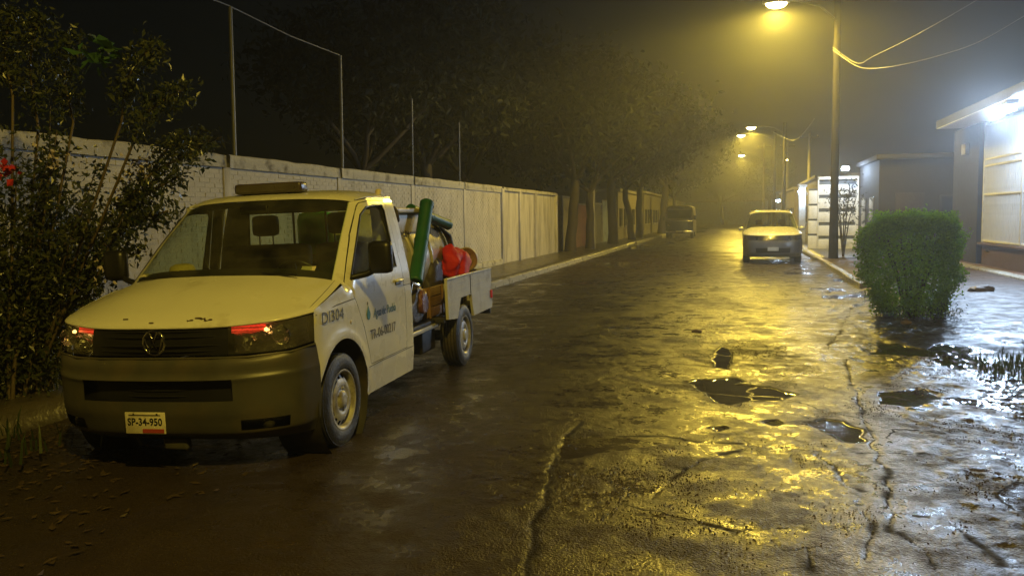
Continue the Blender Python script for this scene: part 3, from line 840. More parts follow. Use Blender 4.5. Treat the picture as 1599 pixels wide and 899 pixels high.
Rf = [[(1.525,0,1.808),(1.535,.3,1.806),(1.575,.5,1.798),(1.63,.65,1.785),(1.675,.735,1.770)],
      [(1.60,0,1.842),(1.61,.3,1.839),(1.64,.5,1.829),(1.69,.66,1.812),(1.73,.75,1.785)],
      [(1.76,0,1.872),(1.77,.3,1.869),(1.78,.5,1.860),(1.8,.67,1.838),(1.82,.765,1.80)],
      [(2.08,0,1.895),(2.08,.3,1.892),(2.08,.5,1.882),(2.08,.69,1.858),(2.08,.79,1.81)],
      [(2.36,0,1.885),(2.36,.3,1.882),(2.36,.5,1.872),(2.36,.69,1.848),(2.36,.785,1.81)],
      [(2.40,0,1.85),(2.40,.3,1.848),(2.40,.5,1.84),(2.40,.68,1.82),(2.395,.77,1.79)]]
roof = loft(Rf, 20, 4).build('roof', M['paint'], TR)
for s in (-1, 1):
    MB().tube([V(1.70,.745*s,1.785), V(1.83,.777*s,1.806), V(2.08,.795*s,1.816), V(2.37,.792*s,1.815)], .009, 6).build('drip_rail', M['paint'], roof)
lb = MB().rbox(V(1.66, -.30, 1.868), V(1.80, .30, 1.955), .025).build('light_bar', M['lightbar'], TR)
for y in (-.2, .2): MB().rbox(V(1.68, y-.03, 1.83), V(1.78, y+.03, 1.869), .01).build('bar_bracket', M['black'], lb)
MB().rbox(V(1.655, -.285, 1.885), V(1.70, .285, 1.942), .012).build('bar_lens', M['lens'], lb)
ml = MB().lathe([(0, .03), (.02, .026), (.028, .01), (.03, -.02)], 12, Matrix.Translation(V(2.36, .70, 1.865))).build('marker_lamp', M['cream'], TR)
MB().tube([V(2.37, .70, 1.88), V(2.40, .71, 1.87)], .009, 8).build('marker_bulb', M['black'], ml)
# cab sides with window hole and door
pil = [(1.02,1.185),(1.19,1.345),(1.345,1.495),(1.51,1.636),(1.66,1.765)]
arch = [(.86 + .425*math.cos(t), .345 + .425*math.sin(t)) for t in np.linspace(R(-8), R(166), 26)]
outer_ = [(.445,.80),(.452,1.02),(.48,1.030),(.56,1.055),(.75,1.105),(1.01,1.168)] + pil + [(1.73,1.785),(1.82,1.80),(2.08,1.81),(2.36,1.81),(2.385,1.60),(2.385,.27),(1.29,.27)] + arch
door_o = [(1.385,.50),(2.21,.50),(2.215,1.0),(2.20,1.30),(2.17,1.775),(1.80,1.775),(1.70,1.755),(1.40,1.50),(1.065,1.165),(1.12,1.05),(1.27,.80)]
win = [(1.12,1.172),(1.43,1.478),(1.63,1.660),(1.74,1.722),(1.90,1.738),(2.09,1.742),(2.12,1.70),(2.10,1.215)]
def inset_pt(poly, d):
    cx = sum(p[0] for p in poly)/len(poly); cz = sum(p[1] for p in poly)/len(poly)
    o = []
    for x, z in poly:
        L = math.hypot(x-cx, z-cz); o.append((x - (x-cx)/L*d, z - (z-cz)/L*d))
    return o
def pl_d(x, z):
    return float(seg_dist(np.array([x]), np.array([z]), pil)[0])
def side_y(x, z):
    y = yt(z)
    y -= .115 * max(0, 1 - pl_d(x, z) / .11) ** 2 if z > 1.10 else 0
    ra = math.hypot(x - .86, z - .345)
    y += .016 * max(0, 1 - abs(ra - .45) / .06)      # wheel arch flare
    if x < .56: y -= .02 * ((.56 - x) / .12) ** 2
    if 1.02 < z < 1.05: y -= .004
    if z < .49 and x > 1.25: y += .004
    return y
for s in (-1, 1):
    fn = lambda x, z, s=s: V(x, s * side_y(x, z), z)
    panel2d(outer_, [inset_pt(door_o, -.006)], fn, .035).build('cab_side', M['paint'], TR, True)
    dr = empty('door'); dr.parent = TR
    panel2d(door_o, [win], fn, .04).build('door_skin', M['paint'], dr, True)
    panel2d(inset_pt(win, -.03), [], lambda x, z, s=s: V(x, s * (side_y(x, z) - .022), z), .06).build('door_glass', M['glass'], dr, True)
    wl = win + [win[0]]
    MB().tube([V(x, s * (side_y(x, z) - .004), z) for x, z in wl], .009, 6).build('window_seal', M['black'], dr)
    hd = MB().rbox(V(1.99, s*.948, 1.085), V(2.14, s*.982, 1.112), .012).build('handle', M['paint'], dr)
    MB().rbox(V(2.0, s*.945, 1.06), V(2.12, s*.956, 1.085), .004).build('handle_cup', M['black'], dr)
    # folding mirror
    mr_ = empty('mirror'); mr_.parent = dr
    MB().tube([V(1.16, s*.92, 1.19), V(1.20, s*1.02, 1.21), V(1.22, s*1.10, 1.25)], .024, 8).build('mirror_arm', M['black'], mr_)
    MB().rbox(V(1.17, s*1.04, 1.21), V(1.27, s*1.225, 1.455), .045).build('mirror_shell', M['black'], mr_)
    MB().rbox(V(1.265, s*1.06, 1.235), V(1.275, s*1.205, 1.43), .004).build('mirror_glass', M['chrome'], mr_)
    # crease lines
    MB().tube([V(x, s*(side_y(x, z) + .000), z) for x, z in ((.47, .985), (.80, 1.020), (1.15, 1.035), (1.60, 1.045), (2.2, 1.045), (2.38, 1.045))], .0035, 5).build('crease', M['chassis'], TR)
    MB().tube([V(x, s*(side_y(x, .487) + .001), .487) for x in (1.30, 1.6, 2.0, 2.38)], .003, 5).build('sill_line', M['chassis'], TR)
    # inner arch
    Mx = Matrix.Translation(V(.86, s*.66, .345)) @ Matrix.Rotation(s*math.pi/2, 4, 'Y')
    MB().lathe([(.43, .285), (.43, -.05), (.1, -.05)], 36, Mx).build('wheel_well', M['chassis'], TR)
    wheel(TR, (.86, s*.835, .33), s)
    wheel(TR, (WBX, s*.835, .33), s)
# lettering and marks on the visible door side
YD = .9585
text_mesh('fleet_number', 'DI304', .118, M['ink'], TR, V(.53, YD, .915), (0,1,0), (0,0,1), width=.355, bold=-.0015)
text_mesh('company_name', 'Agua de Puebla', .10, M['blue'], TR, V(1.455, YD - .002, .852), (0,1,0), (0,0,1), width=.50, shear=.25)
text_mesh('unit_number', 'TR-06-00217', .108, M['ink_grey'], TR, V(1.37, YD - .001, .688), (0,1,0), (0,0,1), width=.56)
dp = []
for k in range(24):
    t = 2*math.pi*k/24; rr_ = .034*(1 - .0*t)
    yv = math.sin(t); xv = math.cos(t) * (.036 if yv < 0 else .036 * (1 - yv) ** .8)
    dp.append((1.355 + xv, .892 + (.046 if yv < 0 else .062) * yv))
MB().prism([(a, b) for a, b in dp], 0, YD - .003, YD - .001).build('drop_mark', M['teal'], TR)
MB().prism([(1.348 + .007*math.cos(t), .974 + .013*math.sin(t)) for t in np.linspace(0, 2*math.pi, 10)[:-1]], 0, YD - .004, YD - .002).build('drop_mark', M['ink_grey'], TR)
MB().lathe([(0, .006), (.013, .004), (.016, 0)], 10, Matrix.Translation(V(1.02, .952, .87)) @ Matrix.Rotation(math.pi/2, 4, 'Y')).build('side_repeater', M['cream'], TR)
# plate
pl = MB().rbox(V(-.035, -.185, .295), V(-.027, .105, .435), .004).build('number_plate', M['plate'], TR)
text_mesh('plate_number', 'SP-34-950', .066, M['ink'], pl, V(-.037, -.165, .352), (1,0,0), (0,0,1), width=.25, bold=.001)
MB().box(V(-.0375, -.06, .302), V(-.036, .095, .328)).build('plate_band', M['plate_red'], pl)
MB().box(V(-.0375, -.155, .414), V(-.036, .075, .420)).build('plate_band', M['ink_grey'], pl)
for yy in (-.12, .05): MB().lathe([(0,.003),(.008,0)], 8, Matrix.Translation(V(-.037, yy, .422)) @ Matrix.Rotation(math.pi/2, 4, 'X')).build('plate_bolt', M['chassis'], pl)
MB().rbox(V(.10, -.02, .15), V(.16, .16, .24), .02).build('tow_hook', M['plastic'], TR)
# cabin
MB().box(V(.55, -.86, .40), V(2.36, .86, .46)).build('cab_floor', M['inside'], TR)
dash = loft([[(.86,0,1.215),(.88,.4,1.205),(.95,.65,1.19),(1.05,.82,1.165)], [(1.10,0,1.225),(1.12,.4,1.215),(1.16,.65,1.19),(1.2,.86,1.14)],
      [(1.22,0,1.15),(1.23,.4,1.14),(1.25,.65,1.12),(1.26,.86,1.08)], [(1.22,0,.70),(1.22,.4,.70),(1.22,.65,.70),(1.22,.86,.70)]], 12, 4)
dash.build('dashboard', M['inside'], TR)
sw = MB(); cS = Vector(V(1.36, .40, 1.16)); ax = Vector(V(-.45, 0, -.0)).normalized()
tl_ = Matrix.Translation(cS) @ Matrix.Rotation(R(-58), 4, 'X')
sw.tube([tl_ @ Vector((.19*math.cos(t), .19*math.sin(t), 0)) for t in np.linspace(0, 2*math.pi, 29)], .014, 8, caps=False)
for t in (R(20), R(160), R(270)): sw.tube([tl_ @ Vector((.19*math.cos(t), .19*math.sin(t), 0)), tl_ @ Vector((0, 0, -.03))], .013, 6)
sw.lathe([(0, .01), (.06, .0), (.07, -.03)], 14, tl_); sw.build('steering_wheel', M['black'], TR)
def seat(y, head, w=.50):
    e = empty('seat'); e.parent = TR
    MB().rbox(V(1.50, y - w/2, .70), V(2.02, y + w/2, .90), .07).build('seat_cushion', M['seat'], e)
    MB().rbox(V(0, y - w/2, 0), V(.15, y + w/2, .60), .07, Matrix.Translation(V(2.02, 0, .86)) @ Matrix.Rotation(R(-9), 4, 'X')).build('seat_back', M['seat'], e)
    for hy in head:
        MB().rbox(V(2.10, hy - .12, 1.515), V(2.20, hy + .12, 1.70), .045).build('headrest', M['seat'], e)
        for dy in (-.065, .065): MB().tube([V(2.15, hy+dy, 1.42), V(2.15, hy+dy, 1.54)], .007, 6).build('headrest_post', M['chassis'], e)
seat(.42, [.42]); seat(-.32, [-.30], .86)
MB().rbox(V(1.42, -.12, 1.70), V(1.45, .12, 1.765), .012).build('rear_mirror', M['black'], TR)
# cab back with window opening
hole = [(-.62, 1.27), (.62, 1.27), (.60, 1.73), (-.60, 1.73)]
panel2d([(-.94, .40), (.94, .40), (.94, 1.1), (.875, 1.5), (.80, 1.79), (.68, 1.83), (.4, 1.86), (-.4, 1.86), (-.68, 1.83), (-.80, 1.79), (-.875, 1.5), (-.94, 1.1)], [hole], lambda y, z: V(2.385, y, z), .12).build('cab_back', M['paint'], TR, True)
MB().add([V(2.375, *h) for h in hole], [(0,1,2,3)]).build('rear_glass', M['glass'], TR)
MB().add([V(2.35, *h) for h in [(-.92, .45), (.92, .45), (.92, 1.12), (-.92, 1.12)]], [(0,1,2,3)]).build('back_trim', M['inside'], TR)
MB().tube([V(2.40, h[0], h[1]) for h in [(-.62,1.27),(.62,1.27),(.60,1.73),(-.60,1.73),(-.62,1.27)]], .014, 6).build('window_seal', M['black'], TR)
for y in (-.16, .16): MB().tube([V(2.41, y, 1.25), V(2.41, y, 1.75)], .012, 6).build('rear_guard_bar', M['chassis'], TR)
# chassis and bed
for s in (-1, 1):
    MB().rbox(V(1.2, s*.40 - .04, .36), V(5.4, s*.40 + .04, .48), .01).build('chassis_rail', M['chassis'], TR)
    MB().rbox(V(2.46, s*.78 - .03, .50), V(3.58, s*.78 + .03, .545), .01).build('bed_rail', M['bed_paint'], TR)
MB().tube([V(WBX, -.8, .33), V(WBX, .8, .33)], .06, 10).build('rear_axle', M['chassis'], TR)
MB().tube([V(.86, -.8, .33), V(.86, .8, .33)], .05, 10).build('front_axle', M['chassis'], TR)
MB().box(V(.5, -.75, .26), V(1.3, .75, .40)).build('engine_tray', M['chassis'], TR)
MB().rbox(V(2.44, -.80, .545), V(5.44, .80, .59), .01).build('bed_floor', M['chassis'], TR)
MB().rbox(V(3.30, .45, .25), V(3.75, .72, .50), .03).build('tool_box', M['chassis'], TR)
cut = [(3.55,.985),(5.47,.985),(5.46,.50),(4.57,.50),(4.49,.755),(4.05,.755),(3.90,.545),(3.555,.575)]
for s in (-1, 1):
    sp = MB().prism(cut, 0, s*.905, s*.935)
    p_ = sp.build('side_panel', M['bed_paint'], TR, True)
    MB().rbox(V(3.55, s*.90, .975), V(5.475, s*.942, 1.0), .006).build('panel_rim', M['bed_paint'], p_)
    for k in range(5):
        z = .62 + k * .075
        for a, b in (((3.60, 3.98) if z < .76 else (3.60, 4.43)), ((4.60 if z < .76 else 4.50, 5.42))):
            MB().box(V(a, s*.935, z), V(b, s*.938, z + .008)).build('panel_rib', M['bed_paint'], p_)
    MB().box(V(4.455, s*.935, .76), V(4.465, s*.940, .97)).build('panel_seam', M['chassis'], p_)
    MB().box(V(4.0, s*.80, .50), V(4.55, s*.815, .78)).build('wheel_guard', M['chassis'], TR)
    MB().rbox(V(5.38, s*.936, .62), V(5.44, s*.955, .72), .008).build('side_marker', M['red'], p_)
MB().rbox(V(5.44, -.935, .50), V(5.475, .935, .985), .006).build('tailgate', M['bed_paint'], TR)
MB().rbox(V(3.5, -.90, .545), V(3.56, .90, .60), .006).build('bed_cross_member', M['chassis'], TR)
MB().rbox(V(5.46, -.90, .42), V(5.52, .90, .50), .01).build('rear_bumper', M['chassis'], TR)

# ------------------------------------------------------------------ things carried (free-standing in world space)
TM = Matrix.LocRotScale(TR.location, TR.rotation_euler, None)
def cargo(name, label, cat, loc, group=None):
    e = empty(name, TM @ Vector(V(*loc)), TR.rotation_euler); tag(e, label, cat, group); return e
tk = cargo('water_tank', 'shiny horizontal steel water tank lying in the truck bed behind the cab', 'tank', (2.92, .12, .63))
Mx = Matrix.Translation(V(0, 0, .55)) @ Matrix.Rotation(-math.pi/2, 4, 'X')
MB().lathe([(0, -.06), (.30, -.04), (.49, .0), (.55, .05), (.55, 1.58), (.49, 1.66), (.30, 1.71), (0, 1.72)], 48, Mx).build('tank_shell', M['tank'], tk)
for h in (.35, .95, 1.55): MB().lathe([(.552, h), (.572, h+.005), (.572, h+.05), (.552, h+.055)], 48, Mx).build('tank_band', M['chassis'] if h > 1.5 else M['tank'], tk)
for h in (.3, 1.3): MB().rbox(V(h, -.45, -.04), V(h+.12, .45, .16), .01).build('tank_saddle', M['chassis'], tk)
text_mesh('tank_lettering', '70 LVV', .10, M['ink_grey'], tk, V(.05, .508, .82), (0,1,0), (-.44,0,.90), width=.42)['kind'] = 'stuff'
lid = MB().rbox(V(.10, .12, .85), V(.86, .48, 1.05), .02).build('hatch_box', M['cream'], tk)
MB().rbox(V(.05, .08, 1.055), V(.90, .52, 1.105), .012).build('hatch_lid', M['cream'], lid)
MB().tube([V(.12, .47, .96), V(.05, .53, .98), V(.03, .53, 1.07), V(.08, .48, 1.11)], .016, 6).build('hatch_latch', M['chassis'], lid)
def hollow_tube(name, a, b, r, m, label, cat, group=None):
    a, b = Vector(V(*a)), Vector(V(*b)); L = (b - a).length
    q = (b - a).to_track_quat('Z', 'Y').to_matrix().to_4x4()
    e = empty(name, TM @ a, TR.rotation_euler); tag(e, label, cat, group)
    MB().lathe([(r*.86, .02), (r*.86, L), (r, L), (r, L - .03), (r*.985, L - .035), (r*.985, .035), (r, .03), (r, 0), (r*.86, 0), (0, .02)], 24, q).build('tube_wall', m, e)
    MB().lathe([(r*1.04, L*.5), (r*1.04, L*.5+.03)], 24, q).lathe([(r*1.05, L-.05), (r*1.05, L-.005)], 24, q).build('tube_collar', m, e)
    return e
hollow_tube('green_tube', (3.12, .74, 1.0), (3.74, .70, 1.79), .072, M['green_tube'], 'long dark green tube leaning steeply against the steel tank', 'tube')
hollow_tube('green_tube', (3.72, .52, 1.73), (4.62, .66, 1.55), .058, M['green_tube'], 'shorter green tube lying across the tank top with its end sticking out', 'tube')
# crumpled red cloth
def blob(name, m, loc, size, seed, label, cat, amp=.25, group=None, rot=0):
    bm = bmesh.new(); bmesh.ops.create_icosphere(bm, subdivisions=4, radius=1)
    for v in bm.verts:
        p = v.co.copy(); n = 0
        for k, a in ((1.6, 1), (3.4, .55), (7, .3)):
            n += a * (float(vnoise(np.array(p.x*k+seed*3.1+p.z*k*.7), np.array(p.y*k+seed*1.7-p.z*k*.6), seed)) - .5)
        q = p * (1 + amp * n * 1.6)
        v.co = Vector((max(-1, min(1, q.x*1.12))*size[1], max(-1, min(1, q.y*1.12))*size[0], max(-.9, q.z)*size[2]))
    me = bpy.data.meshes.new(name); bm.to_mesh(me); bm.free()
    for p in me.polygons: p.use_smooth = True
    o = link(name, me, m); o.location = TM @ Vector(V(*loc)); o.rotation_euler = TR.rotation_euler; o.rotation_euler.z += rot
    return tag(o, label, cat, group)
blob('red_cloth', M['red'], (4.46, .74, 1.12), (.24, .16, .18), 5, 'crumpled bright red cloth heaped on the edge of the truck bed', 'cloth', .45)
blob('sack', M['sack'], (3.95, .60, .95), (.20, .13, .26), 8, 'dark grey sack slumped between the green tube and the red cloth', 'sack', .35)
blob('sack', M['sack'], (3.05, .62, .78), (.28, .17, .20), 2, 'dark bundle lying low in the bed right behind the cab', 'sack', .4)
blob('plastic_bag', M['pink'], (3.15, .74, .80), (.12, .09, .13), 11, 'small pinkish plastic bag hanging behind the cab door', 'bag', .4)
bk = cargo('bucket', 'round brown bucket tipped on its side with its open mouth showing', 'bucket', (5.16, .70, 1.12))
q = Vector(V(-.80, .62, .10)).to_track_quat('Z', 'Y').to_matrix().to_4x4()
MB().lathe([(0, -.26), (.10, -.26), (.135, .02), (.142, .02), (.142, .035), (.128, .035), (.095, -.24), (0, -.24)], 28, q).build('bucket_shell', M['bucket'], bk)
MB().lathe([(.143, .0), (.150, .012), (.150, .030), (.138, .038)], 28, q).build('bucket_rim', M['cream'], bk)
MB().lathe([(0, -.06), (.112, -.06), (.116, -.05), (0, -.04)], 28, q, a0=R(180), a1=R(360)).build('bucket_filling', M['cream'], bk)
cr = cargo('wooden_crate', 'old brown wooden crate standing in the open front of the bed', 'crate', (3.40, .50, .59))
for k in range(3):
    MB().rbox(V(.02, .24, .02 + k*.105), V(.56, .262, .115 + k*.105), .004).build('crate_board', M['wood'], cr)
    MB().rbox(V(.0, -.25, .02 + k*.105), V(.02, .262, .115 + k*.105), .004).build('crate_board', M['wood'], cr)
MB().box(V(.02, -.25, .0), V(.56, .24, .02)).build('crate_bottom', M['wood'], cr)
for a in (.05, .5): MB().box(V(a, .262, .01), V(a+.04, .275, .33)).build('crate_post', M['wood'], cr)
hs = MB(); hs.tube([V(*p) for p in [(4.50,.35,1.50),(4.66,.52,1.52),(4.80,.60,1.42),(4.85,.62,1.25),(4.80,.62,1.08),(4.70,.6,.95)]], .04, 10)
h_ = hs.build('rubber_hose', M['chassis']); h_.matrix_world = TM; tag(h_, 'thick black rubber hose curving over the back end of the steel tank', 'hose')
pb = MB(); pb.tube([V(*p) for p in [(2.62,.80,.62),(2.70,.82,.92),(2.82,.80,1.02),(2.98,.82,.98)]], .022, 8)
h_ = pb.build('metal_pipe', M['chrome']); h_.matrix_world = TM; tag(h_, 'bent shiny metal pipe rising from the bed behind the door', 'pipe')
# hat and papers on the dashboard
ht = cargo('straw_hat', 'yellowish straw hat lying on the dashboard behind the windscreen', 'hat', (1.02, -.40, 1.23))
Mx = Matrix.Rotation(R(4), 4, 'X')
MB().lathe([(0, .10), (.05, .105), (.085, .09), (.10, .05), (.105, .015), (.15, .008), (.20, .02), (.20, .012), (.10, 0)], 26, Mx).build('hat_body', M['straw'], ht)
MB().lathe([(.1055, .016), (.1065, .034), (.104, .036)], 26, Mx).build('hat_band', M['wood'], ht)
for (x, y, rz, lb_) in ((1.03, -.66, .2, 'leftmost pale sheet of paper lying flat on the dashboard'), (1.0, -.14, -.3, 'pale folded paper on the dashboard beside the straw hat')):
    pg = MB().add([(-.10,-.06,0),(.10,-.07,.012),(.11,.07,.03),(0,.075,.012),(-.1,.06,.02)], [(0,1,2,3,4)]).build('paper_sheet', M['paper'])
    pg.location = TM @ Vector(V(x, y, 1.245)); pg.rotation_euler = (0, 0, rz); tag(pg, lb_, 'paper')

dm = cargo('green_drum', 'bright green plastic drum seen through the rear window of the cab', 'drum', (2.66, -.06, .59))
MB().lathe([(0,0),(.15,0),(.17,.03),(.17,.36),(.178,.37),(.178,.40),(.17,.41),(.17,.74)], 28).build('drum_body', M['drum_dark'], dm)
MB().lathe([(.17,.74),(.17,1.06),(.15,1.12),(.06,1.14),(0,1.14)], 28).build('drum_top', M['drum_green'], dm)
MB().lathe([(.035,1.13),(.035,1.17),(0,1.175)], 14).build('drum_cap', M['drum_dark'], dm)

# ------------------------------------------------------------------ parked sport utility car
def car(name, label, group, loc, rz):
    e = empty(name, loc, (0, 0, rz)); tag(e, label, 'car', group)
    Wd = .93
    Bs = [[(.25,0,.22),(.28,.45,.22),(.40,.75,.22),(.62,.90,.24)],
          [(.05,0,.32),(.08,.45,.32),(.22,.75,.33),(.55,.92,.34)],
          [(.0,0,.52),(.03,.45,.52),(.18,.76,.53),(.54,.935,.54)],
          [(.02,0,.68),(.05,.45,.68),(.2,.76,.69),(.55,.935,.70)],
          [(.05,0,.76),(.08,.45,.76),(.22,.76,.77),(.56,.93,.78)]]
    b = loft(Bs, 18, 4, skip=lambda x, y, z: .36 < z < .50 and abs(y) < .55)  .build('bumper', M['car_front_shade'], e)  # bumper coloured darker than the body to paint in its shade
    loft([[(p[0]+.06,p[1]*.95,p[2]) for p in r] for r in Bs[1:4]], 10, 3).build('bumper_recess', M['black'], b)
    Gs = [Bs[4], [(.10,0,.93),(.13,.45,.93),(.28,.76,.94),(.60,.92,.95)]]
    loft(Gs, 22, 4, skip=lambda x, y, z: abs(y) > .50).build('grille', M['black'], e)
    for z in (.80, .86, .92): MB().tube([V(.055+.05*(z-.76)/.2+.03*(abs(y)/.45)**2, y, z) for y in np.linspace(-.48, .48, 7)], .008, 6).build('grille_bar', M['chrome'], e)
    for s in (-1, 1):
        h = loft(Gs, 22, 4, skip=lambda x, y, z: y*s < .50).build('headlight', M['lens'], e)
        loft([[(p[0]+.06,p[1]*.97,p[2]) for p in r] for r in Gs], 22, 4, skip=lambda x, y, z: y*s < .50).build('lamp_bowl', M['plastic'], h)
    Hs = [Gs[1], [(.28,0,1.03),(.31,.45,1.025),(.42,.76,1.01),(.66,.925,.985)], [(.72,0,1.13),(.75,.45,1.125),(.84,.76,1.09),(.98,.925,1.02)], [(1.12,0,1.20),(1.15,.42,1.195),(1.24,.70,1.165),(1.34,.905,1.06)]]
    loft(Hs, 16, 4).build('hood', M['car_paint'], e)
    Ws = [[(1.10,0,1.205),(1.13,.42,1.20),(1.22,.68,1.17),(1.31,.83,1.10)], [(1.45,0,1.46),(1.47,.4,1.455),(1.53,.60,1.435),(1.60,.755,1.39)], [(1.84,0,1.68),(1.85,.35,1.675),(1.88,.54,1.66),(1.93,.67,1.62)]]
    loft(Ws, 14, 4).build('windscreen', M['car_glass'], e)
    Rs = [[(1.82,0,1.685),(1.83,.35,1.68),(1.86,.54,1.665),(1.92,.69,1.62)], [(2.05,0,1.735),(2.06,.35,1.73),(2.08,.55,1.71),(2.1,.71,1.65)], [(2.5,0,1.76),(2.5,.35,1.755),(2.5,.56,1.735),(2.5,.73,1.66)], [(3.4,0,1.75),(3.4,.35,1.745),(3.4,.56,1.725),(3.4,.73,1.65)], [(4.35,0,1.66),(4.35,.35,1.655),(4.33,.56,1.63),(4.3,.70,1.57)]]
    loft(Rs, 12, 4).build('roof', M['car_paint'], e)
    for s in (-1, 1): MB().tube([V(2.1,s*.62,1.70), V(2.3,s*.64,1.77), V(3.5,s*.64,1.77), V(3.9,s*.62,1.70)], .018, 6).build('roof_rail', M['chrome'], e)
    def y_(z): return float(np.interp(z, [.25,.5,.9,1.05,1.65], [.90,.935,.935,.915,.72]))
    arcs = [[(cx + .38*math.cos(t), .34 + .38*math.sin(t)) for t in np.linspace(R(-10), R(190), 18)] for cx in (.92, 3.62)]
    outl = [(.55,.78),(.58,.96),(.98,1.01),(1.34,1.06),(1.31,1.10),(1.60,1.39),(1.93,1.62),(2.5,1.66),(3.4,1.65),(4.3,1.57),(4.5,1.1),(4.55,.30)] + [(4.02,.27)] + arcs[1] + arcs[0] + [(.53,.30)]
    w1 = [(1.56,1.08),(1.78,1.33),(2.0,1.53),(2.45,1.55),(2.45,1.09)]; w2 = [(2.55,1.09),(2.55,1.55),(3.35,1.54),(3.40,1.10)]; w3 = [(3.5,1.11),(3.46,1.53),(4.0,1.48),(4.1,1.16)]
    for s in (-1, 1):
        panel2d(outl, [w1, w2, w3], lambda x, z: V(x, s*(y_(z) - .05*max(0,(.8-x)/.3)**2), z), .10).build('body_side', M['car_paint'], e)
        for w in (w1, w2, w3): MB().add([V(x, s*(y_(z)-.012), z) for x, z in w], [tuple(range(len(w)))]).build('side_window', M['car_glass'], e)
        for cx in (.92, 3.62): wheel(e, (cx, s*.81, .335), s, .335, .215, .22)
        mr_ = MB().rbox(V(1.55, s*.92, 1.06), V(1.68, s*1.08, 1.19), .04).build('mirror', M['car_paint'], e)
        MB().box(V(.5, s*.80, .3), V(4.5, s*.82, .9)).build('inner_panel', M['chassis'], e)
    MB().box(V(.3, -.8, .28), V(4.4, .8, .34)).build('floor_pan', M['chassis'], e)
    MB().rbox(V(1.4, -.85, .80), V(2.0, .85, 1.04), .05).build('dashboard', M['inside'], e)
    for y in (-.38, .38):
        MB().rbox(V(2.3, y-.24, .7), V(2.5, y+.24, 1.2), .06).rbox(V(2.36, y-.12, 1.24), V(2.46, y+.12, 1.42), .04).build('seat', M['seat'], e)
    MB().box(V(4.3, -.85, .4), V(4.4, .85, 1.0)).build('tail_panel', M['car_paint'], e)
    MB().rbox(V(-.012,-.17,.43), V(-.004,.17,.55), .004).build('number_plate', M['plate'], e)
    for s in (-1, 1): MB().lathe([(0,.02),(.05,.01),(.06,-.03)], 14, Matrix.Translation(V(.17, s*.66, .42)) @ Matrix.Rotation(math.pi/2, 4, 'X')).build('fog_lamp', M['reflector'], e)
    return e
car('sport_utility_car', 'silver sport utility car parked facing the camera by the right kerb', None, (1.15, 28.2, .0), 0)

def van():
    e = empty('parked_van', (-3.95, 60.5, -.03), (0, 0, 0)); tag(e, 'old high-roofed van with dark front and pale windscreen surround, far down the street', 'van')
    lo = [[(.0,0,.35),(.05,.6,.35),(.2,.92,.36)], [(-.02,0,.7),(.03,.6,.7),(.18,.97,.71)], [(.0,0,1.22),(.05,.6,1.22),(.2,.97,1.22)]]
    loft(lo, 10, 3).build('front_panel', M['van_blue'], e)
    MB().rbox(V(-.05, -.98, 1.20), V(.10, .98, 1.27), .02).build('front_trim', M['chrome'], e)
    up = [[(.02,0,1.27),(.07,.6,1.27),(.2,.97,1.27)], [(.30,0,2.15),(.35,.6,2.15),(.45,.90,2.13)]]
    loft(up, 12, 6, skip=lambda x, y, z: 1.36 < z < 2.0 and abs(y) < .84).build('front_frame', M['van_paint'], e)
    loft([[(p[0]+.02,p[1],p[2]) for p in r] for r in up], 10, 4, skip=lambda x, y, z: not (1.3 < z < 2.05 and abs(y) < .88)).build('windscreen', M['win'], e)
    rf = [[(.32,0,2.16),(.37,.6,2.16),(.47,.90,2.12)], [(.7,0,2.34),(.7,.6,2.32),(.7,.9,2.2)], [(5,0,2.34),(5,.6,2.32),(5,.9,2.2)]]
    loft(rf, 8, 3).build('roof', M['van_paint'], e)
    for s in (-1, 1):
        ol = [(.2,.4),(.2,1.27),(.46,2.13),(.7,2.2),(5,2.2),(5,.4)]
        wn_ = [(.55,1.35),(.75,1.95),(1.5,1.95),(1.5,1.35)]
        panel2d(ol, [wn_], lambda x, z: V(x, s*(.97 - .07*max(0,(z-1.27)/.9)), z), .3).build('body_side', M['van_paint'], e)
        MB().add([V(x, s*.93, z) for x, z in wn_], [(0,1,2,3)]).build('side_window', M['win'], e)
        for cx in (.95, 3.9): wheel(e, (cx, s*.86, .36), s, .36, .22, .2)
        MB().lathe([(0,.02),(.08,.01),(.09,-.02)], 14, Matrix.Translation(V(.0, s*.70, .92)) @ Matrix.Rotation(math.pi/2, 4, 'X')).build('headlight', M['reflector'], e)
        MB().rbox(V(.3, s*1.0, 1.3), V(.36, s*1.18, 1.6), .02).build('mirror', M['black'], e)
    MB().rbox(V(-.12, -.95, .38), V(.02, .95, .55), .02).build('bumper', M['chrome'], e)
    MB().rbox(V(-.13, -.2, .42), V(-.12, .2, .54), .004).build('number_plate', M['plate'], e)
    MB().box(V(4.98,-.95,.4), V(5,.95,2.2)).build('rear_panel', M['van_paint'], e)
    MB().box(V(.3,-.9,.35), V(4.9,.9,.4)).build('floor_pan', M['chassis'], e)
van()

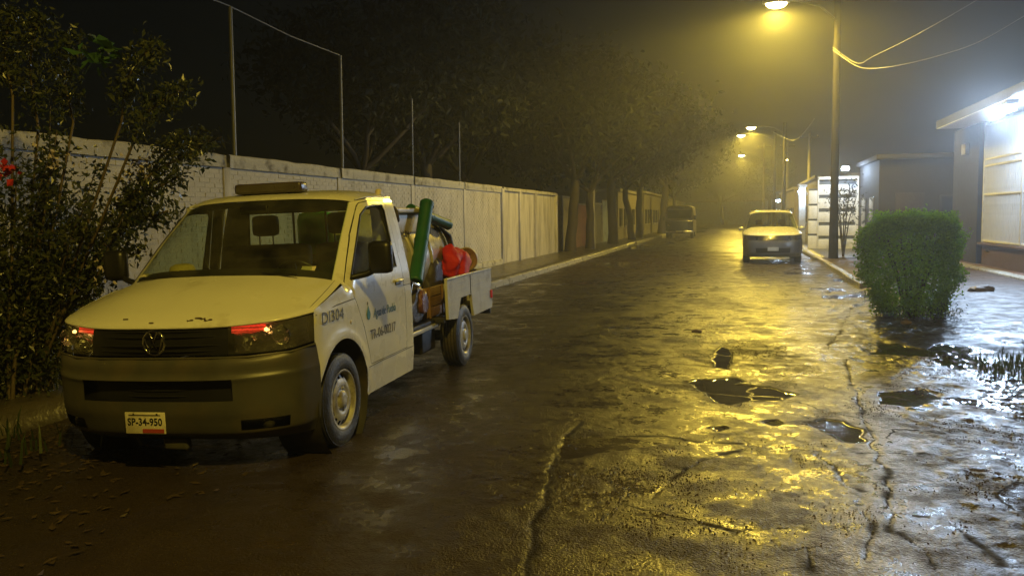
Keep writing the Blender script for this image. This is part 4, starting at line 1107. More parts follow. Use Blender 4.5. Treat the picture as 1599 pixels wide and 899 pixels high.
# ------------------------------------------------------------------ long wall on the left
XW = -7.6
wall = empty('brick_wall', (XW, 2, 0)); tag(wall, 'long whitewashed brick wall with weathered coping along the left pavement', 'wall')
def wpart(mb, name, m): return mb.build(name, m, wall)
YE = 27.0
wpart(MB().box((-.20, 0, -.15), (-.006, YE - 2, 2.47)), 'wall_core', M['mortar'])
BL, BH, J = .235, .064, .009
bm_ = []
for k in range(4):
    r2 = random.Random(k + 40); d = .004
    vs = [(-.05,0,0),(-.05,BL,0),(-.05,BL,BH),(-.05,0,BH)] + [(r2.uniform(-.003,.003), a, b) for a, b in ((d,d),(BL-d,d),(BL-d,BH-d),(d,BH-d))]
    mm = MB().add(vs, [(4,5,6,7),(0,1,5,4),(1,2,6,5),(2,3,7,6),(3,0,4,7)]).mesh('brick'); mm.materials.append(M['brick']); bm_.append(mm)
cand = []
rows = int(2.36 / (BH + J))
for r in range(rows):
    z = .10 + r * (BH + J); y = 0.02 + (.5 * (BL + J) if r % 2 else 0)
    while y + BL < YE - 2.02:
        cand.append((y, z)); y += BL + J
near_ = sorted([c for c in cand if 6.9 < c[0] < 13.5 and c[1] > 1.75], key=lambda c: c[0] - c[1]*.8)[:300]
ns = set(near_)
for y, z in near_:
    o = link('brick', bm_[rnd.randrange(4)], None, wall); o.location = (rnd.uniform(-.004, .004), y, z)
sb = MB()
for y, z in cand:
    if (y, z) in ns: continue
    k = bm_[rnd.randrange(4)]; dx = rnd.uniform(-.004, .004)
    if rnd.random() < .004: dx = -.03
    sb.add([(v.co.x + dx, v.co.y + y, v.co.z + z) for v in k.vertices], [tuple(p.vertices) for p in k.polygons])
wpart(sb, 'bricks', M['brick'])['kind'] = 'stuff'
def rough_strip(x0, x1, y0, y1, z0, z1, m, name, seed=0, step=.12):
    mb = MB(); ys = np.arange(y0, y1 + 1e-6, step); vs = []; fs = []
    prof = [(x0,z0),(x0,z1),(x0+.02,z1+.02),((x0+x1)/2,z1+.03),(x1-.02,z1+.02),(x1,z1),(x1,(z0+z1)/2),(x1,z0)]
    for y in ys:
        for j, (x, z) in enumerate(prof):
            n = float(fbm(np.array(y*2.3+j*.4+seed), np.array(j*.7), 4, seed)) - .47
            vs.append((x + .03*n, y, z + (.045*n if 0 < j < 6 else .01*n)))
    w = len(prof)
    for i in range(len(ys)-1):
        for j in range(w-1): fs.append((i*w+j, i*w+j+1, (i+1)*w+j+1, (i+1)*w+j))
    fs.append(tuple(range(w))); fs.append(tuple(range((len(ys)-1)*w, len(ys)*w))[::-1])
    return wpart(mb.add(vs, fs, True), name, m)
for i, (a, b) in enumerate(((0, 5.1), (5.12, 9.4), (9.42, 13.2), (13.22, 17.1), (17.12, 21.0), (21.02, 25.0))):
    rough_strip(-.22, .035, a, b, 2.46, 2.64, M['coping'], 'coping', i*7)
for y in (5.0, 9.35, 13.15, 17.0, 21.0): wpart(MB().rbox((-.06, y-.09, -.1), (.018, y+.09, 2.465), .008), 'pillar', M['plaster'])
# rendered end panels with raised piers
for i, (a, b) in enumerate(((25.0, 27.2), (27.5, 29.6), (29.9, 33.4))):
    wpart(MB().box((-.2, a, -.15), (-.01, b, 2.52)), 'rendered_panel', M['plaster'])
for y in (25.0, 27.35, 29.75, 33.6): wpart(MB().rbox((-.22, y-.15, -.15), (.07, y+.15, 2.60), .015), 'pier', M['plaster'])
rough_strip(-.24, .06, 25.05, 33.75, 2.53, 2.63, M['coping'], 'coping', 55)
rough_strip(-.03, .05, 0, 25, .05, .22, M['coping'], 'plinth', 77)

# netting posts standing on the wall
fence = empty('netting_fence', (XW - .1, 0, 2.66)); tag(fence, 'tall thin metal posts with a top rail standing on the brick wall', 'fence')
ps = [(5.0, 2.35), (11.75, 2.33), (15.5, 2.25), (19.3, 1.9), (22.9, 1.7)]
for y, h in ps:
    MB().tube([(0, y, -.15), (.01, y + .03, h)], .032 if y < 17 else .024, 8).build('post', M['pole_metal'], fence)
for (y0, h0), (y1, h1) in zip(ps[:2], ps[1:3]):
    MB().tube([(.01, y0, h0), (.01, (y0+y1)/2, (h0+h1)/2 - .05), (.01, y1, h1)], .014, 6).build('top_rail', M['pole_metal'], fence)

# ------------------------------------------------------------------ vegetation
def leaves(mb, centers, n, size, seed, spread, droop=.3, asp=.45):
    r = np.random.default_rng(seed)
    k = len(centers)
    C = np.array(centers)[r.integers(0, k, n)] + r.normal(0, 1, (n, 3)) * spread
    d = r.normal(0, 1, (n, 3)); d[:, 2] -= droop; d /= np.linalg.norm(d, axis=1)[:, None]
    q = r.normal(0, 1, (n, 3)); w = np.cross(d, q); w /= np.linalg.norm(w, axis=1)[:, None]
    nn = np.cross(w, d)
    s = size * r.uniform(.6, 1.35, n)[:, None]
    a = C; b = C + d*s*.5 + w*s*asp*.5 + nn*s*.08; c = C + d*s - nn*s*.05; e = C + d*s*.5 - w*s*asp*.5 + nn*s*.08
    base = len(mb.v)
    P = np.stack([a, b, c, e], 1).reshape(-1, 3)
    mb.v += [tuple(p) for p in P.tolist()]
    mb.f += [(base+4*i, base+4*i+1, base+4*i+2, base+4*i+3) for i in range(n)]
    mb.sm += [False] * n
    return mb
def limb(mb, p, d, L, r, depth, rr, tips, bend=.25, split=3):
    pts = [Vector(p)]; dd = Vector(d).normalized()
    for i in range(4):
        dd = (dd + Vector((rr.uniform(-1,1), rr.uniform(-1,1), rr.uniform(-.5,.9))) * bend * .5).normalized()
        pts.append(pts[-1] + dd * L / 4)
    mb.tube(pts, [r, r*.9, r*.8, r*.7, r*.6], 7 if depth > 1 else 5, caps=False)
    if depth == 0: tips.append(pts[-1]); tips.append(pts[2]); return
    for k in range(split):
        az = rr.uniform(0, 6.28); v = Vector((math.cos(az), math.sin(az), rr.uniform(.1, .9)))
        limb(mb, pts[rr.choice((2,3,4,4))], (dd * .8 + v).normalized(), L * rr.uniform(.6, .8), r * .55, depth-1, rr, tips, bend, split)
def make_tree(seed, h, n, size, spread, trunk_r=.2, lean=(0, 0)):
    rr = random.Random(seed); tips = []
    tb = MB(); pts = [Vector((0,0,-.1))]
    for i in range(1, 6): pts.append(Vector((lean[0]*i/5 + rr.uniform(-.05,.05), lean[1]*i/5 + rr.uniform(-.05,.05), h*.34*i/5)))
    tb.tube(pts, [trunk_r*1.35, trunk_r*1.05, trunk_r, trunk_r*.95, trunk_r*.92, trunk_r*.85], 12, caps=False)
    lb_ = MB()
    for k in range(6):
        az = k*1.05 + rr.uniform(-.3,.3)
        limb(lb_, pts[-1], (math.cos(az), math.sin(az), rr.uniform(.35, 1.3)), h*.27, trunk_r*.5, 2, rr, tips)
    cr_ = leaves(MB(), [tuple(t) for t in tips], n, size, seed, spread)
    ms = []
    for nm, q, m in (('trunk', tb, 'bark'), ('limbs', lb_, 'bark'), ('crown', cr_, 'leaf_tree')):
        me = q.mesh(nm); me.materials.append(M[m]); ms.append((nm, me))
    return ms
protos = [make_tree(3, 8.5, 19000, .26, .50, .20), make_tree(14, 9.5, 21000, .28, .55, .23, (.3, .2)), make_tree(25, 7.5, 16000, .24, .48, .16, (-.2, .3))]
def tree(k, loc, rz, s, label, group='trees lining the left pavement'):
    e = empty('street_tree', loc, (0, 0, rz)); e.scale = (s, s, s); tag(e, label, 'tree', group)
    for nm, me in protos[k]: link(nm, me, None, e)
    return e
tree(1, (-7.15, 36.6, 0), .4, 1.0, 'thick dark trunk nearest the end of the whitewashed wall')
tree(0, (-6.75, 39.4, 0), 2.1, .95, 'dark tree second from the wall end, just left of the pale pole')
tree(1, (-6.6, 46.0, 0), 4.0, 1.1, 'dark tree standing right of the pale pole')
tree(2, (-6.4, 53.5, 0), 1.0, 1.3, 'slimmer tree beside the pale blue wall')
tree(0, (-6.5, 58.0, 0), 3.3, 1.2, 'tree in front of the cream walls left of the van')
tree(1, (-6.2, 72.0, 0), 5.2, 1.25, 'tree rising behind the old van')
tree(2, (-5.9, 88.0, 0), .2, 1.3, 'farthest tree of the left row down the street')
for i, (k, x, y, s, lb_) in enumerate(((0, -12.6, 27.0, 1.15, 'dark tree behind the wall, right of the netting posts'), (1, -11.6, 30.5, 1.15, 'dark tree behind the rendered end of the wall'),
        (0, -12.5, 38.0, 1.2, 'dark tree behind the gap after the wall'), (1, -11.5, 50.0, 1.1, 'dark tree behind the pale blue wall'))):
    tree(k, (x, y, 0), i * 1.3, s, lb_, 'trees behind the wall')
tree(2, (-2.0, 128, 0), 2.2, 1.3, 'tree closing the far end of the street on the left', 'trees at the street end')
tree(0, (4.5, 124, 0), 2.9, 1.2, 'tree closing the far end of the street on the right', 'trees at the street end')

# big shrub beside the truck
def shrub():
    e = empty('flowering_shrub', (-6.55, 6.15, 0)); tag(e, 'tall wet leafy shrub with long shoots on the left beside the truck', 'shrub')
    rr = random.Random(5); br = MB(); tips = []; fol = MB(); pet = MB(); red = MB()
    stems = []
    for k in range(34):
        az = rr.uniform(0, 6.28); out = rr.uniform(.15, 1.0)
        if math.cos(az) > 0: out *= .45
        L = rr.uniform(1.6, 3.0) * (1.08 - .3*out)
        p = Vector((rr.uniform(-.35,.35), rr.uniform(-.35,.35), 0)); d = Vector((math.cos(az)*out*.65, math.sin(az)*out*.65, 1)).normalized()
        pts = [p]
        for i in range(8):
            d = (d + Vector((math.cos(az)*.09*out, math.sin(az)*.09*out, -.035)) + Vector((rr.uniform(-.1,.1), rr.uniform(-.1,.1), 0))).normalized(); pts.append(pts[-1] + d*L/8)
        br.tube(pts, [.022*(1-.1*i) for i in range(9)], 5, caps=False); stems.append(pts)
    # explicit long shoots seen against the wall and the sky
    for tip, base in ((AY(238,72,6.0), AY(190,190,6.2)), (AY(285,140,6.1), AY(205,230,6.2)), (AY(60,25,6.0), AY(60,200,6.2)), (AY(110,60,6.1), AY(115,190,6.2)), (AY(298,240,6.6), AY(190,330,6.4)), (AY(280,275,6.6), AY(180,370,6.4)), (AY(262,330,6.5), AY(160,390,6.3)), (AY(20,20,6.0), AY(20,150,6.0)), (AY(225,300,6.5), AY(120,420,6.3)), (AY(315,226,7.4), AY(250,245,7.2)), (AY(210,385,6.4), AY(110,470,6.2))):
        t = tip - e.location; b = base - e.location
        mid = (t + b)/2 + Vector((-.08, 0, .06))
        pts = [Vector(p) for p in catmull([tuple(b), tuple(mid), tuple(t)], 8)]
        br.tube([Vector((b.x*.3, b.y*.3, .4))] + pts, [.018] + [.012]*9, 5, caps=False); stems.append(pts + [pts[-1]])
    cen = []; 
    for j, pts in enumerate(stems):
        for i in range(2, len(pts)):
            a, b = pts[i-1], pts[i]
            for t in np.linspace(0, 1, 5): cen.append(tuple(a.lerp(b, t)))
    leaves(fol, cen, 22000, .062, 5, .065, .5, .45)
    core = [c for c in cen if abs(c[0]) < .9 and c[2] < 2.3]
    leaves(fol, core, 9000, .066, 6, .18, .5, .45)
    br.build('branches', M['twig'], e); fol.build('foliage', M['leaf_bush'], e)
    for px, Y, n in (((212, 270), 6.5, 60), ((222, 258), 6.5, 50), ((200, 300), 6.5, 40), ((165, 420), 6.1, 30), ((80, 250), 5.6, 30)):
        c = AY(*px, Y) - e.location; leaves(pet, [tuple(c)], n, .045, px[0], .06, .2, .8)
    pet.build('blossom', M['petal'], e)
    c = AY(10, 265, 5.6) - e.location; leaves(red, [tuple(c)], 26, .06, 3, .035, .1, .9).build('red_blossom', M['petal_red'], e)
    yl = MB()
    for px in ((148, 78), (152, 90), (165, 78)): leaves(yl, [tuple(AY(*px, 5.9) - e.location)], 10, .13, px[0], .05, .2, .7)
    yl.build('young_leaves', M['leaf_young'], e)
shrub()
# weeds and grass
def grass(name, spots, n, h, seed, label, spread):
    r = np.random.default_rng(seed); mb = MB()
    for i in range(n):
        cx, cy_, cz = spots[r.integers(len(spots))]
        x = cx + r.normal(0, spread); y = cy_ + r.normal(0, spread*1.3); a = r.uniform(0, 6.28); L = h * r.uniform(.5, 1.3); w = .006 + L*.02
        dx, dy = math.cos(a)*L*.45, math.sin(a)*L*.45; px, py = -math.sin(a)*w, math.cos(a)*w
        mb.add([(x-px,y-py,cz-.02),(x+px,y+py,cz-.02),(x+dx*.4+px*.7,y+dy*.4+py*.7,cz+L*.6),(x+dx*.4-px*.7,y+dy*.4-py*.7,cz+L*.6),(x+dx,y+dy,cz+L*.95)], [(0,1,2,3),(3,2,4)])
    o = mb.build(name, M['grass'], None); tag(o, None, None, None, 'stuff'); return o
grass('grass', [(-6.0+.25*i, 3.6+.2*i, .07) for i in range(4)] + [(-6.6, 7, .07), (-6.4, 9, .07), (-7.2, 12, .08), (-7.3, 16, .08), (-7.3, 20, .08)], 1500, .16, 4, 'g', .35)
gv = [tuple(G(u, v)[:2]) + (.03,) for u, v in ((1395,470),(1430,478),(1450,488),(1380,462),(1580,575),(1560,580),(1599,565),(1599,585))]
grass('grass', gv, 900, .05, 8, 'g', .22)
# lumps of dead leaves and dirt on the left pavement edge
lt = MB()
r = np.random.default_rng(9)
for i in range(1400):
    x = r.uniform(-5.55, -3.0); y = r.uniform(2.2, 5.6)
    if x > -4.2 and r.random() < .8: continue
    z = float(crown(np.array(x))) + .012; a = r.uniform(0, 6.28); L = r.uniform(.02, .05)
    c, s = math.cos(a)*L, math.sin(a)*L
    lt.add([(x-c,y-s,z+r.uniform(0,.012)),(x+s*.4,y-c*.4,z+r.uniform(0,.015)),(x+c,y+s,z+r.uniform(0,.02)),(x-s*.4,y+c*.4,z+r.uniform(0,.012))], [(0,1,2,3)])
lt.build('leaf_litter', M['litter'])['kind'] = 'stuff'

# clipped round bush on the right
def hedge():
    c0 = G(1425, 488); e = empty('clipped_bush', (2.66, 14.2, 0)); e.scale = (.95, .95, .86); tag(e, 'rounded clipped green bush growing on the right verge', 'bush')
    r = np.random.default_rng(12); mb = MB()
    n = 26000
    th = r.uniform(0, 6.283, n); zz = r.uniform(0, 1, n)
    # profile radius by height: narrow foot, wide flat-topped head
    rad = np.interp(zz, [0, .15, .35, .55, .82, .94, 1.0], [.50, .60, .71, .77, .79, .68, .40])
    lump = 1 + .34*(fbm(th*2.2, zz*5, 3, 5) - .47)*2
    dep = 1.04 - np.abs(r.normal(0, .17, n)); top = r.random(n) < .22
    rr = rad * lump * dep
    zc = .06 + 1.74*zz + .06*(fbm(th*3, zz*0+2, 3, 8)-.47)*2
    rt = np.sqrt(r.random(n)) * .66; rr = np.where(top, rt, rr); zc = np.where(top, 1.60 + .22*(1-(rt/.66)**2) + r.normal(0, .05, n), zc)
    P = np.stack([rr*np.cos(th), rr*np.sin(th), zc], -1)
    sh = []
    for k in range(70):
        a = r.uniform(0, 6.28); q_ = r.uniform(.3, .78); zt = r.uniform(1.0, 1.78) if q_ > .66 else 1.74
        for t in np.linspace(0, 1, 5): sh.append((q_*(1+.12*t*(zt < 1.74))*math.cos(a), q_*(1+.12*t*(zt < 1.74))*math.sin(a), zt + t*r.uniform(.08, .16)))
    leaves(mb, P, 24000, .058, 13, .022, -.3, .5); leaves(mb, sh, 1600, .05, 14, .016, -.5, .4)
    mb.build('foliage', M['leaf_hedge'], e)
    tb = MB()
    for k in range(7):
        a = k*.9; tb.tube([(.06*math.cos(a), .06*math.sin(a), -.1), (.2*math.cos(a), .2*math.sin(a), .6), (.45*math.cos(a), .45*math.sin(a), 1.4)], [.03,.022,.012], 6)
    tb.build('stem', M['bark'], e)
    # thin growth trailing at its foot
    cen = [(.1+.35*math.cos(t), -.2+.3*math.sin(t), .06) for t in np.linspace(0, 6, 9)] + [(.3, -.6, .03), (-.3, .2, .2), (.5, -.4, .1)]
    leaves(MB(), cen, 900, .06, 3, .13, -.6, .3).build('low_growth', M['grass'], e)
hedge()
def dark_plant(name, loc, h, n, seed, label, spread=.2):
    e = empty(name, loc); tag(e, label, 'plant'); rr = random.Random(seed); br = MB(); cen = []
    for k in range(7):
        a = rr.uniform(0, 6.28); o = rr.uniform(.1, .5)
        pts = [Vector((0,0,-.05)), Vector((o*.4*math.cos(a), o*.4*math.sin(a), h*.5)), Vector((o*math.cos(a), o*math.sin(a), h*rr.uniform(.8,1)))]
        br.tube(pts, [.03,.02,.01], 5, caps=False)
        for t in np.linspace(.2, 1, 6): cen.append(tuple(pts[1].lerp(pts[2], t)))
    br.build('stem', M['bark'], e); leaves(MB(), cen, n, .14, seed, spread, .3, .3).build('foliage', M['leaf_tree'], e)
dark_plant('spiky_plant', (3.62, 31.2, .08), 2.6, 420, 3, 'dark leafy plant beside the utility pole before the white gate')
dark_plant('spiky_plant', (3.4, 17.2, .03), .9, 500, 9, 'low dark plant on the verge left of the clipped bush', .25)
dark_plant('wall_tuft', (XW, 10.6, 2.62), .28, 90, 12, 'small leafy tuft sprouting on top of the brick wall', .08)

# ------------------------------------------------------------------ street lamps and poles
def point_light(name, loc, power, c, parent=None, radius=.10, spot=None):
    l = bpy.data.lights.new(name, 'SPOT' if spot else 'POINT'); l.energy = power; l.color = c; l.shadow_soft_size = radius
    if spot: l.spot_size = R(spot); l.spot_blend = .25
    o = bpy.data.objects.new(name, l); col.objects.link(o); o.location = loc; o.parent = parent
    return o
def street_lamp(px, py, hx, hz, power, label, r=.13, hy=0):
    e = empty('street_lamp', (px, py, 0)); tag(e, label, 'street lamp', 'street lamps along the right kerb')
    MB().lathe([(r*1.25, -.15), (r*1.2, .3), (r, 2), (r*.8, hz+.3), (0, hz+.32)], 14)  .build('pole', M['dark_pole'], e)
    d = hx - px
    MB().tube([(0, 0, hz-.5), (d*.3, hy*.3, hz-.02), (d*.65, hy*.6, hz+.14), (d*.95, hy*.95, hz+.16)], .035, 8).build('arm', M['pole_metal'], e)
    s = 1 if d > 0 else -1
    h = MB(); h.rbox((d - .44, hy-.17, hz+.05), (d + .44, hy+.17, hz+.22), .055).build('lamp_head', M['lamp_housing'], e)
    lens = MB(); Mx = Matrix.Translation((d, hy, hz+.05)) @ Matrix.Scale(2.2, 4, (1,0,0)) @ Matrix.Rotation(math.pi, 4, 'X')
    lens.lathe([(.15, 0), (.145, .06), (.11, .125), (.055, .16), (0, .17)], 18, Mx); lens.build('lamp_lens', M['lamp_sodium'], e)
    point_light('lamp_light', (d, hy, hz - .24), power, SODIUM, e, .11, 168)
    return e
SP = 4900
street_lamp(3.16, 29.9, 1.20, 8.42, SP, 'nearest street lamp, very bright yellow, high over the street', hy=-.7)
street_lamp(3.35, 64.5, .98, 7.90, SP, 'second bright yellow street lamp farther down the street')
street_lamp(3.2, 77.5, .33, 8.52, SP*.5, 'small yellow lamp just below and left of the second bright one')
street_lamp(3.0, 101, .50, 8.32, SP*.6, 'smallest and lowest yellow lamp at the far end of the row')
street_lamp(3.0, -1.0, 1.3, 8.4, SP*.53, 'street lamp on the right kerb behind the viewer')
lp = empty('pale_pole', (-6.72, 40.3, 0)); tag(lp, 'slim pale pole standing between the dark tree trunks on the left', 'pole')
MB().lathe([(.09, -.1), (.085, 1.2), (.065, 4.9), (0, 4.92)], 10).build('shaft', M['concrete'], lp)
MB().lathe([(.12, -.1), (.12, .05), (.09, .09)], 10).build('base', M['concrete'], lp)
for (u, Y, h, lb_) in ((1192, 92, 9.0, 'thin grey pole far down the street right of the lamps'), (1228, 84, 8.4, 'faint utility pole rising behind the silver car'), (1262, 70, 8.0, 'utility pole behind the white gate')):
    p = AY(u, 345, Y); q_ = empty('utility_pole', (p.x, Y, 0)); tag(q_, lb_, 'pole', 'far utility poles')
    MB().lathe([(.15, -.1), (.10, h), (0, h+.02)], 10).build('shaft', M['concrete'], q_)
    MB().rbox((-.7, -.05, h-.5), (.7, .05, h-.4), .01).build('crossarm', M['bark'], q_)
    for x in (-.6, 0, .6): MB().lathe([(0,.14),(.03,.13),(.035,.06),(.02,0)], 8, Matrix.Translation((x, 0, h-.4))).build('insulator', M['cream'], q_)
def cable(pts, rad, label):
    o = MB().tube([tuple(p) for p in catmull([tuple(q) for q in pts], 28)], rad, 6).build('overhead_cable', M['cable']); tag(o, label, 'cable', 'overhead cables')
cable([AY(1300, 78, 29.6), AY(1337, 103, 28.5), AY(1365, 107, 27.6), AY(1410, 101, 26.6), AY(1470, 86, 25.6), AY(1530, 65, 24.6), AY(1605, 22, 23.4)], .009, 'slack cable sagging lowest from the near pole to the lit house')
cable([AY(1300, 74, 29.6), AY(1338, 99, 28.5), AY(1362, 89, 27.8), AY(1415, 63, 26.5), AY(1470, 33, 25.2), AY(1560, -20, 23.5)], .007, 'upper thin cable rising steeply from the near pole to the right')
cable([AY(1205, 205, 64.5), AY(1235, 219, 58), AY(1250, 213, 54), AY(1262, 199, 51), AY(1272, 185, 48)], .014, 'short curled cable end hanging near the second street lamp')

# ------------------------------------------------------------------ lit house on the right
def white_house():
    ZC = AX(1490, 190, 5.85).z; e = empty('white_house', (6.6, 0, 0)); tag(e, 'white house front with overhanging slab, barred gate window and bright lamp on the right', 'house')
    MB().box((1.55, 18, -.1), (6, 27.9, ZC - .01)).build('wall', M['slab'], e)
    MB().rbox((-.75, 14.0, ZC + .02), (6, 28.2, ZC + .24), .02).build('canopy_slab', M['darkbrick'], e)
    MB().rbox((-.74, 14.05, ZC), (5.9, 28.15, ZC + .018), .004).build('canopy_ceiling', M['slab'], e)
    MB().rbox((.10, 17, -.1), (.42, 26.2, .68), .02).build('plinth', M['brickred'], e)
    MB().rbox((.0, 17, .681), (.46, 26.3, .745), .012).build('plinth_cap', M['brickred'], e)
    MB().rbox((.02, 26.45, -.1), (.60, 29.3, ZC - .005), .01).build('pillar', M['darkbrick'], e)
    mbx = MB().rbox((-.09, 27.5, 3.3), (.018, 27.95, 3.62), .01).build('meter_box', M['concrete'], e)
    # gate screen
    g = empty('gate_screen'); g.parent = e
    y0, y1 = 17.5, 26.3
    for z in (.76, 2.05, 2.84, 3.02, 3.98): MB().rbox((.12, y0, z), (.20, y1, z + .055), .008).build('gate_rail', M['white_paint'], g)
    k = 0; y = y0
    sm = MB().rbox((.13, 0, .815), (.165, .035, 3.98), .006).mesh('gate_bar'); sm.materials.append(M['white_paint'])
    while y < y1:
        o = link('gate_bar', sm, None, g); o.location = (0, y, 0); y += .14
    for yy in (22.9, 26.2, 19.5): MB().rbox((.105, yy, .75), (.215, yy + .10, ZC - .02), .01).build('gate_post', M['white_paint'], g)
    pm = MB().box((.225, 0, .80), (.232, .62, 3.98)).mesh('gate_panel'); pm.materials.append(M['white_paint'])
    y = 23.05
    while y < 26.1:
        o = link('gate_panel', pm, None, g); o.location = (rnd.uniform(0, .006), y, 0); y += .63
    MB().box((1.50, 18.6, .9), (1.54, 22.5, 3.7)).build('window', M['win'], e)
    for yy in (18.6, 20.5, 22.44): MB().rbox((1.44, yy, .85), (1.52, yy + .07, 3.75), .006).build('window_frame', M['white_paint'], e)
    # lamp under the canopy, at the outer edge
    l = empty('wall_lamp'); l.parent = e
    LX = AX(1572, 190, 5.98); ly = LX.y
    MB().rbox((-.75, ly-.4, ZC-.10), (-.49, ly+.4, ZC-.005), .02).build('lamp_body', M['lamp_housing'], l)
    MB().rbox((-.74, ly-.36, ZC-.24), (-.50, ly+.36, ZC-.105), .05).build('lamp_lens', M['lamp_cool'], l)
    point_light('lamp_light', (-.62, ly, ZC-.55), 210, COOL, l, .14)
    fl_ = point_light('lamp_light', (-.80, ly, ZC-.26), 1700, COOL, l, .12, 165); fl_.rotation_euler = Vector((-.75, -.50, -.62)).to_track_quat('-Z', 'Y').to_euler()
white_house()
def front_step():
    e = empty('front_step', (6.12, 16, 0)); tag(e, 'low pale-edged step running along the front of the white house', 'step')
    k = 0; y = 0
    while y < 13.0:
        MB().rbox((0, y, -.12), (.30, y + 1.28, .13 + rnd.uniform(-.006, .006)), .015).build('step_stone', M['kerb'], e); y += 1.30
front_step()
wobble_strip('terrace', 6.42, 8.3, 14, 30.4, .12, -.15, M['brickred'], .4, 21, .01)
def dark_house():
    e = empty('dark_house', (4.95, 32.6, 0)); tag(e, 'dark unlit house front beside the utility pole behind the bush', 'house')
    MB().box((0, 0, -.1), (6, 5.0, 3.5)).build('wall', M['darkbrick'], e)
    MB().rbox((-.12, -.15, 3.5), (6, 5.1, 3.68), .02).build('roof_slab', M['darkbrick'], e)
    f = MB().rbox((.55, -.05, .1), (1.5, .02, 2.3), .01).build('door', M['bark'], e)
    MB().lathe([(0,.04),(.03,.03),(.03,0)], 8, Matrix.Translation((1.4, -.05, 1.1)) @ Matrix.Rotation(math.pi/2, 4, 'X')).build('handle', M['chrome'], f)
    w_ = MB().rbox((2.0, -.06, 1.0), (3.3, .02, 2.2), .01)  .build('window', M['darkbrick'], e)
    MB().box((2.06, -.065, 1.06), (2.62, -.061, 2.14)).build('pane', M['win'], w_); MB().box((2.68, -.065, 1.06), (3.24, -.061, 2.14)).build('pane', M['win'], w_)
    for y in (1.0, 3.0):
        MB().rbox((-.03, y, 1.0), (.02, y+1.1, 2.2), .01).build('window', M['win'], e)
dark_house()
def white_gate():
    Y = 38.0; e = empty('slatted_gate', (2.98, Y, .02)); tag(e, 'white panelled gate with dark horizontal slots lit by a cool lamp', 'gate')
    # left narrow leaf
    for k in range(4):
        z = .08 + k*.64
        MB().rbox((0, 0, z), (.36, .10, z + .56), .01).build('gate_panel', M['white_paint'], e)
        MB().box((.01, .05, z + .56), (.35, .09, z + .64)).build('slot', M['grey_slot'], e)
    MB().rbox((.365, -.02, 0), (.42, .12, 3.12), .01).build('gate_post', M['white_paint'], e)
    for k in range(5):
        z = .05 + k*.58
        MB().rbox((.425, 0, z), (1.9, .08, z + .44), .01).build('gate_panel', M['white_paint'], e)
        MB().box((.43, .045, z + .44), (1.88, .075, z + .58)).build('slot', M['grey_slot'], e)
    MB().rbox((.365, -.02, 3.02), (2.0, .12, 3.14), .01).build('gate_lintel', M['white_paint'], e)
    MB().rbox((1.9, -.02, 0), (2.0, .12, 3.02), .01).build('gate_post', M['white_paint'], e)
white_gate()
def small_lamp(name, p, size, power, label, m='lamp_cool', wall=None, c=COOL):
    e = empty(name, p); tag(e, label, 'lamp', 'lit porch lamps on the right')
    MB().rbox((-size, -.02, size*.5), (size, .10, size*.9), .01).build('lamp_body', M['lamp_housing'], e)
    MB().rbox((-size, -.06, -size*.3), (size, .06, size*.48), size*.25).build('lamp_lens', M[m], e)
    point_light('lamp_light', (0, -.35, -.15), power, c, e, .08)
small_lamp('gate_lamp', AY(1320, 264, 36.9), .15, 190, 'cool white lamp at the top right of the slatted gate')
def far_front(name, x, y, w, d, h, m, label, side=1):
    e = empty(name, (x, y, 0)); tag(e, label, 'house', 'houses down the street')
    MB().box((0, 0, -.1), (w, d, h)).build('wall', M[m], e)
    MB().rbox((-.15, -.1, h), (w+.15, d+.1, h+.18), .02).build('roof_slab', M['concrete'], e)
    X = -.03 if side > 0 else w + .03
    n = max(1, int(d / 2.4))
    for k in range(n):
        yy = .6 + k * 2.3
        a, b = (X-.02, X+.05) if side > 0 else (X-.05, X+.02)
        if k % 3 == 2: MB().rbox((a, yy, .0), (b, yy+1.0, 2.1), .01).build('door', M['bark'], e)
        else:
            f = MB().rbox((a, yy, .95), (b, yy+1.3, 2.1), .01).build('window', M['win'], e)
            MB().rbox((a-.05 if side > 0 else a, yy-.08, .86), (b if side > 0 else b+.05, yy+1.38, .94), .01).build('sill', M['concrete'], f)
    return e
far_front('far_house', 5.6, 44.5, 6, 10, 3.4, 'house_d', 'house with lit white porch behind the slatted gate')
far_front('far_house', 4.9, 56, 6, 14, 3.8, 'house_a', 'grey house along the right side behind the silver car')
far_front('far_house', 4.6, 73, 6, 22, 3.6, 'house_b', 'cream house far along the right side of the street')
far_front('far_house', -13.6, 54, 6.2, 11, 3.2, 'house_b', 'cream wall and house left of the old van', -1)
far_front('far_house', -13.4, 68, 6.2, 20, 3.4, 'house_a', 'grey house behind the old van on the left', -1)
far_front('far_house', -13.4, 92, 6.2, 30, 3.2, 'house_b', 'farthest house on the left side of the street', -1)
far_front('far_house', -9, 140, 20, 6, 3.6, 'house_d', 'pale building closing the end of the street', 1)
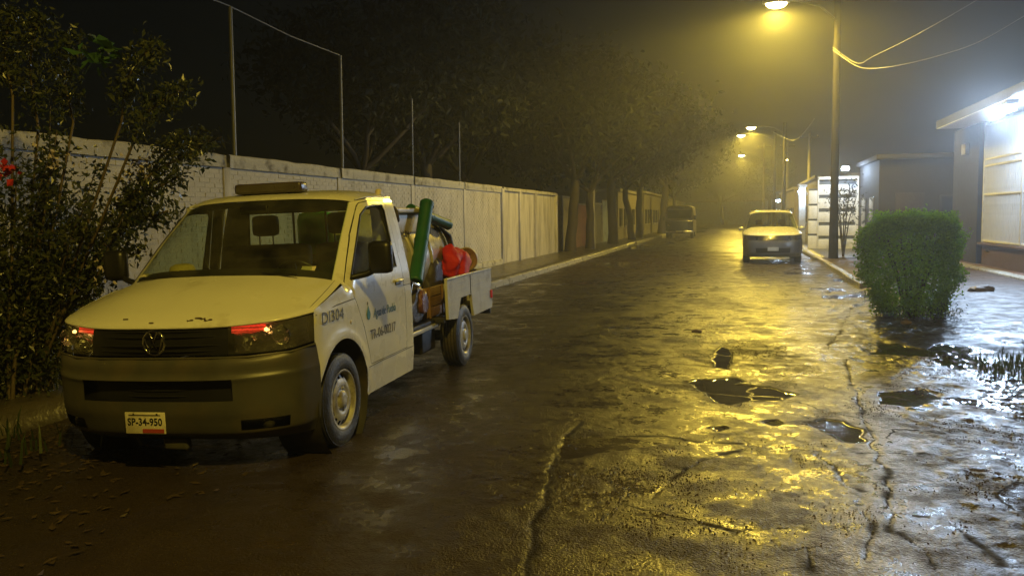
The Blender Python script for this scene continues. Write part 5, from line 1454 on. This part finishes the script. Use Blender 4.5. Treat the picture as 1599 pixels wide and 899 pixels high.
for (y0, y1, m, h, lb_) in ((37.4, 40.0, 'house_b', 2.5, 'narrow cream wall seen between the first dark tree trunks'), (40.2, 44.0, 'house_c', 2.2, 'low reddish wall beside the pale pole'), (44.2, 49.0, 'house_a', 2.3, 'low grey wall behind the middle street tree'), (49.2, 53.5, 'house_d', 2.5, 'pale bluish wall past the middle street tree')):
    e = empty('garden_wall', (-7.7, y0, 0)); tag(e, lb_, 'wall', 'low garden walls on the left')
    MB().box((-.2, 0, -.1), (0, y1-y0, h)).build('wall_body', M[m], e); MB().rbox((-.23, -.02, h), (.03, y1-y0+.02, h+.08), .01).build('wall_cap', M['concrete'], e)
    MB().rbox((-.05, -.1, -.1), (.05, .1, h), .01).build('pier', M['concrete'], e)
# lit porch column further on
pc = empty('porch_column', AY(1252, 345, 46.0).xy.to_3d()); tag(pc, 'short brightly lit white porch column behind the silver car', 'column')
pc.location.z = 0
MB().rbox((-.17, -.17, 0), (.17, .17, 3.0), .02).build('shaft', M['white_paint'], pc); MB().rbox((-.24, -.24, 3.0), (.24, .24, 3.12), .02).build('capital', M['white_paint'], pc)
small_lamp('porch_lamp', AY(1252, 300, 45.5), .17, 60, 'bright white lamp on the lit porch column')
small_lamp('porch_lamp', AY(1215, 314, 62.0), .14, 80, 'small white lamp just above the roof of the silver car')
small_lamp('porch_lamp', AY(1229, 250, 80.0), .07, 4, 'faint tiny lamp high between the poles', 'lamp_sodium', None, SODIUM)
st_ = blob('loose_stone', M['stone'], (0,0,0), (.16,.22,.10), 3, 'brown loose stone lying on the right verge before the house', 'stone', .3); st_.location = G(1530, 462); st_.location.z = .1
for i, (u, v, lb_) in enumerate(((1415, 505, 'small stone at the foot of the clipped bush'), (1088, 519, 'small stone lying on the wet road in the yellow glare'),)):
    s = blob('loose_stone', M['stone'], (0,0,0), (.05,.07,.035), 20+i, lb_, 'stone', .3); s.location = G(u, v, .03); s.location.z = .045

# ------------------------------------------------------------------ air
hz = MB().box((-70, -25, -1.2), (70, 175, 14)).build('haze', None)
hz['kind'] = 'stuff'
hm = bpy.data.materials.new('haze'); hm.use_nodes = True; ht_ = hm.node_tree
ht_.nodes.remove(ht_.nodes['Principled BSDF'])
pv = ht_.nodes.new('ShaderNodeVolumePrincipled'); pv.inputs['Color'].default_value = (.9, .92, .95, 1); pv.inputs['Density'].default_value = .0042; pv.inputs['Anisotropy'].default_value = .72
ht_.links.new(pv.outputs[0], ht_.nodes['Material Output'].inputs['Volume'])
hz.data.materials.append(hm)
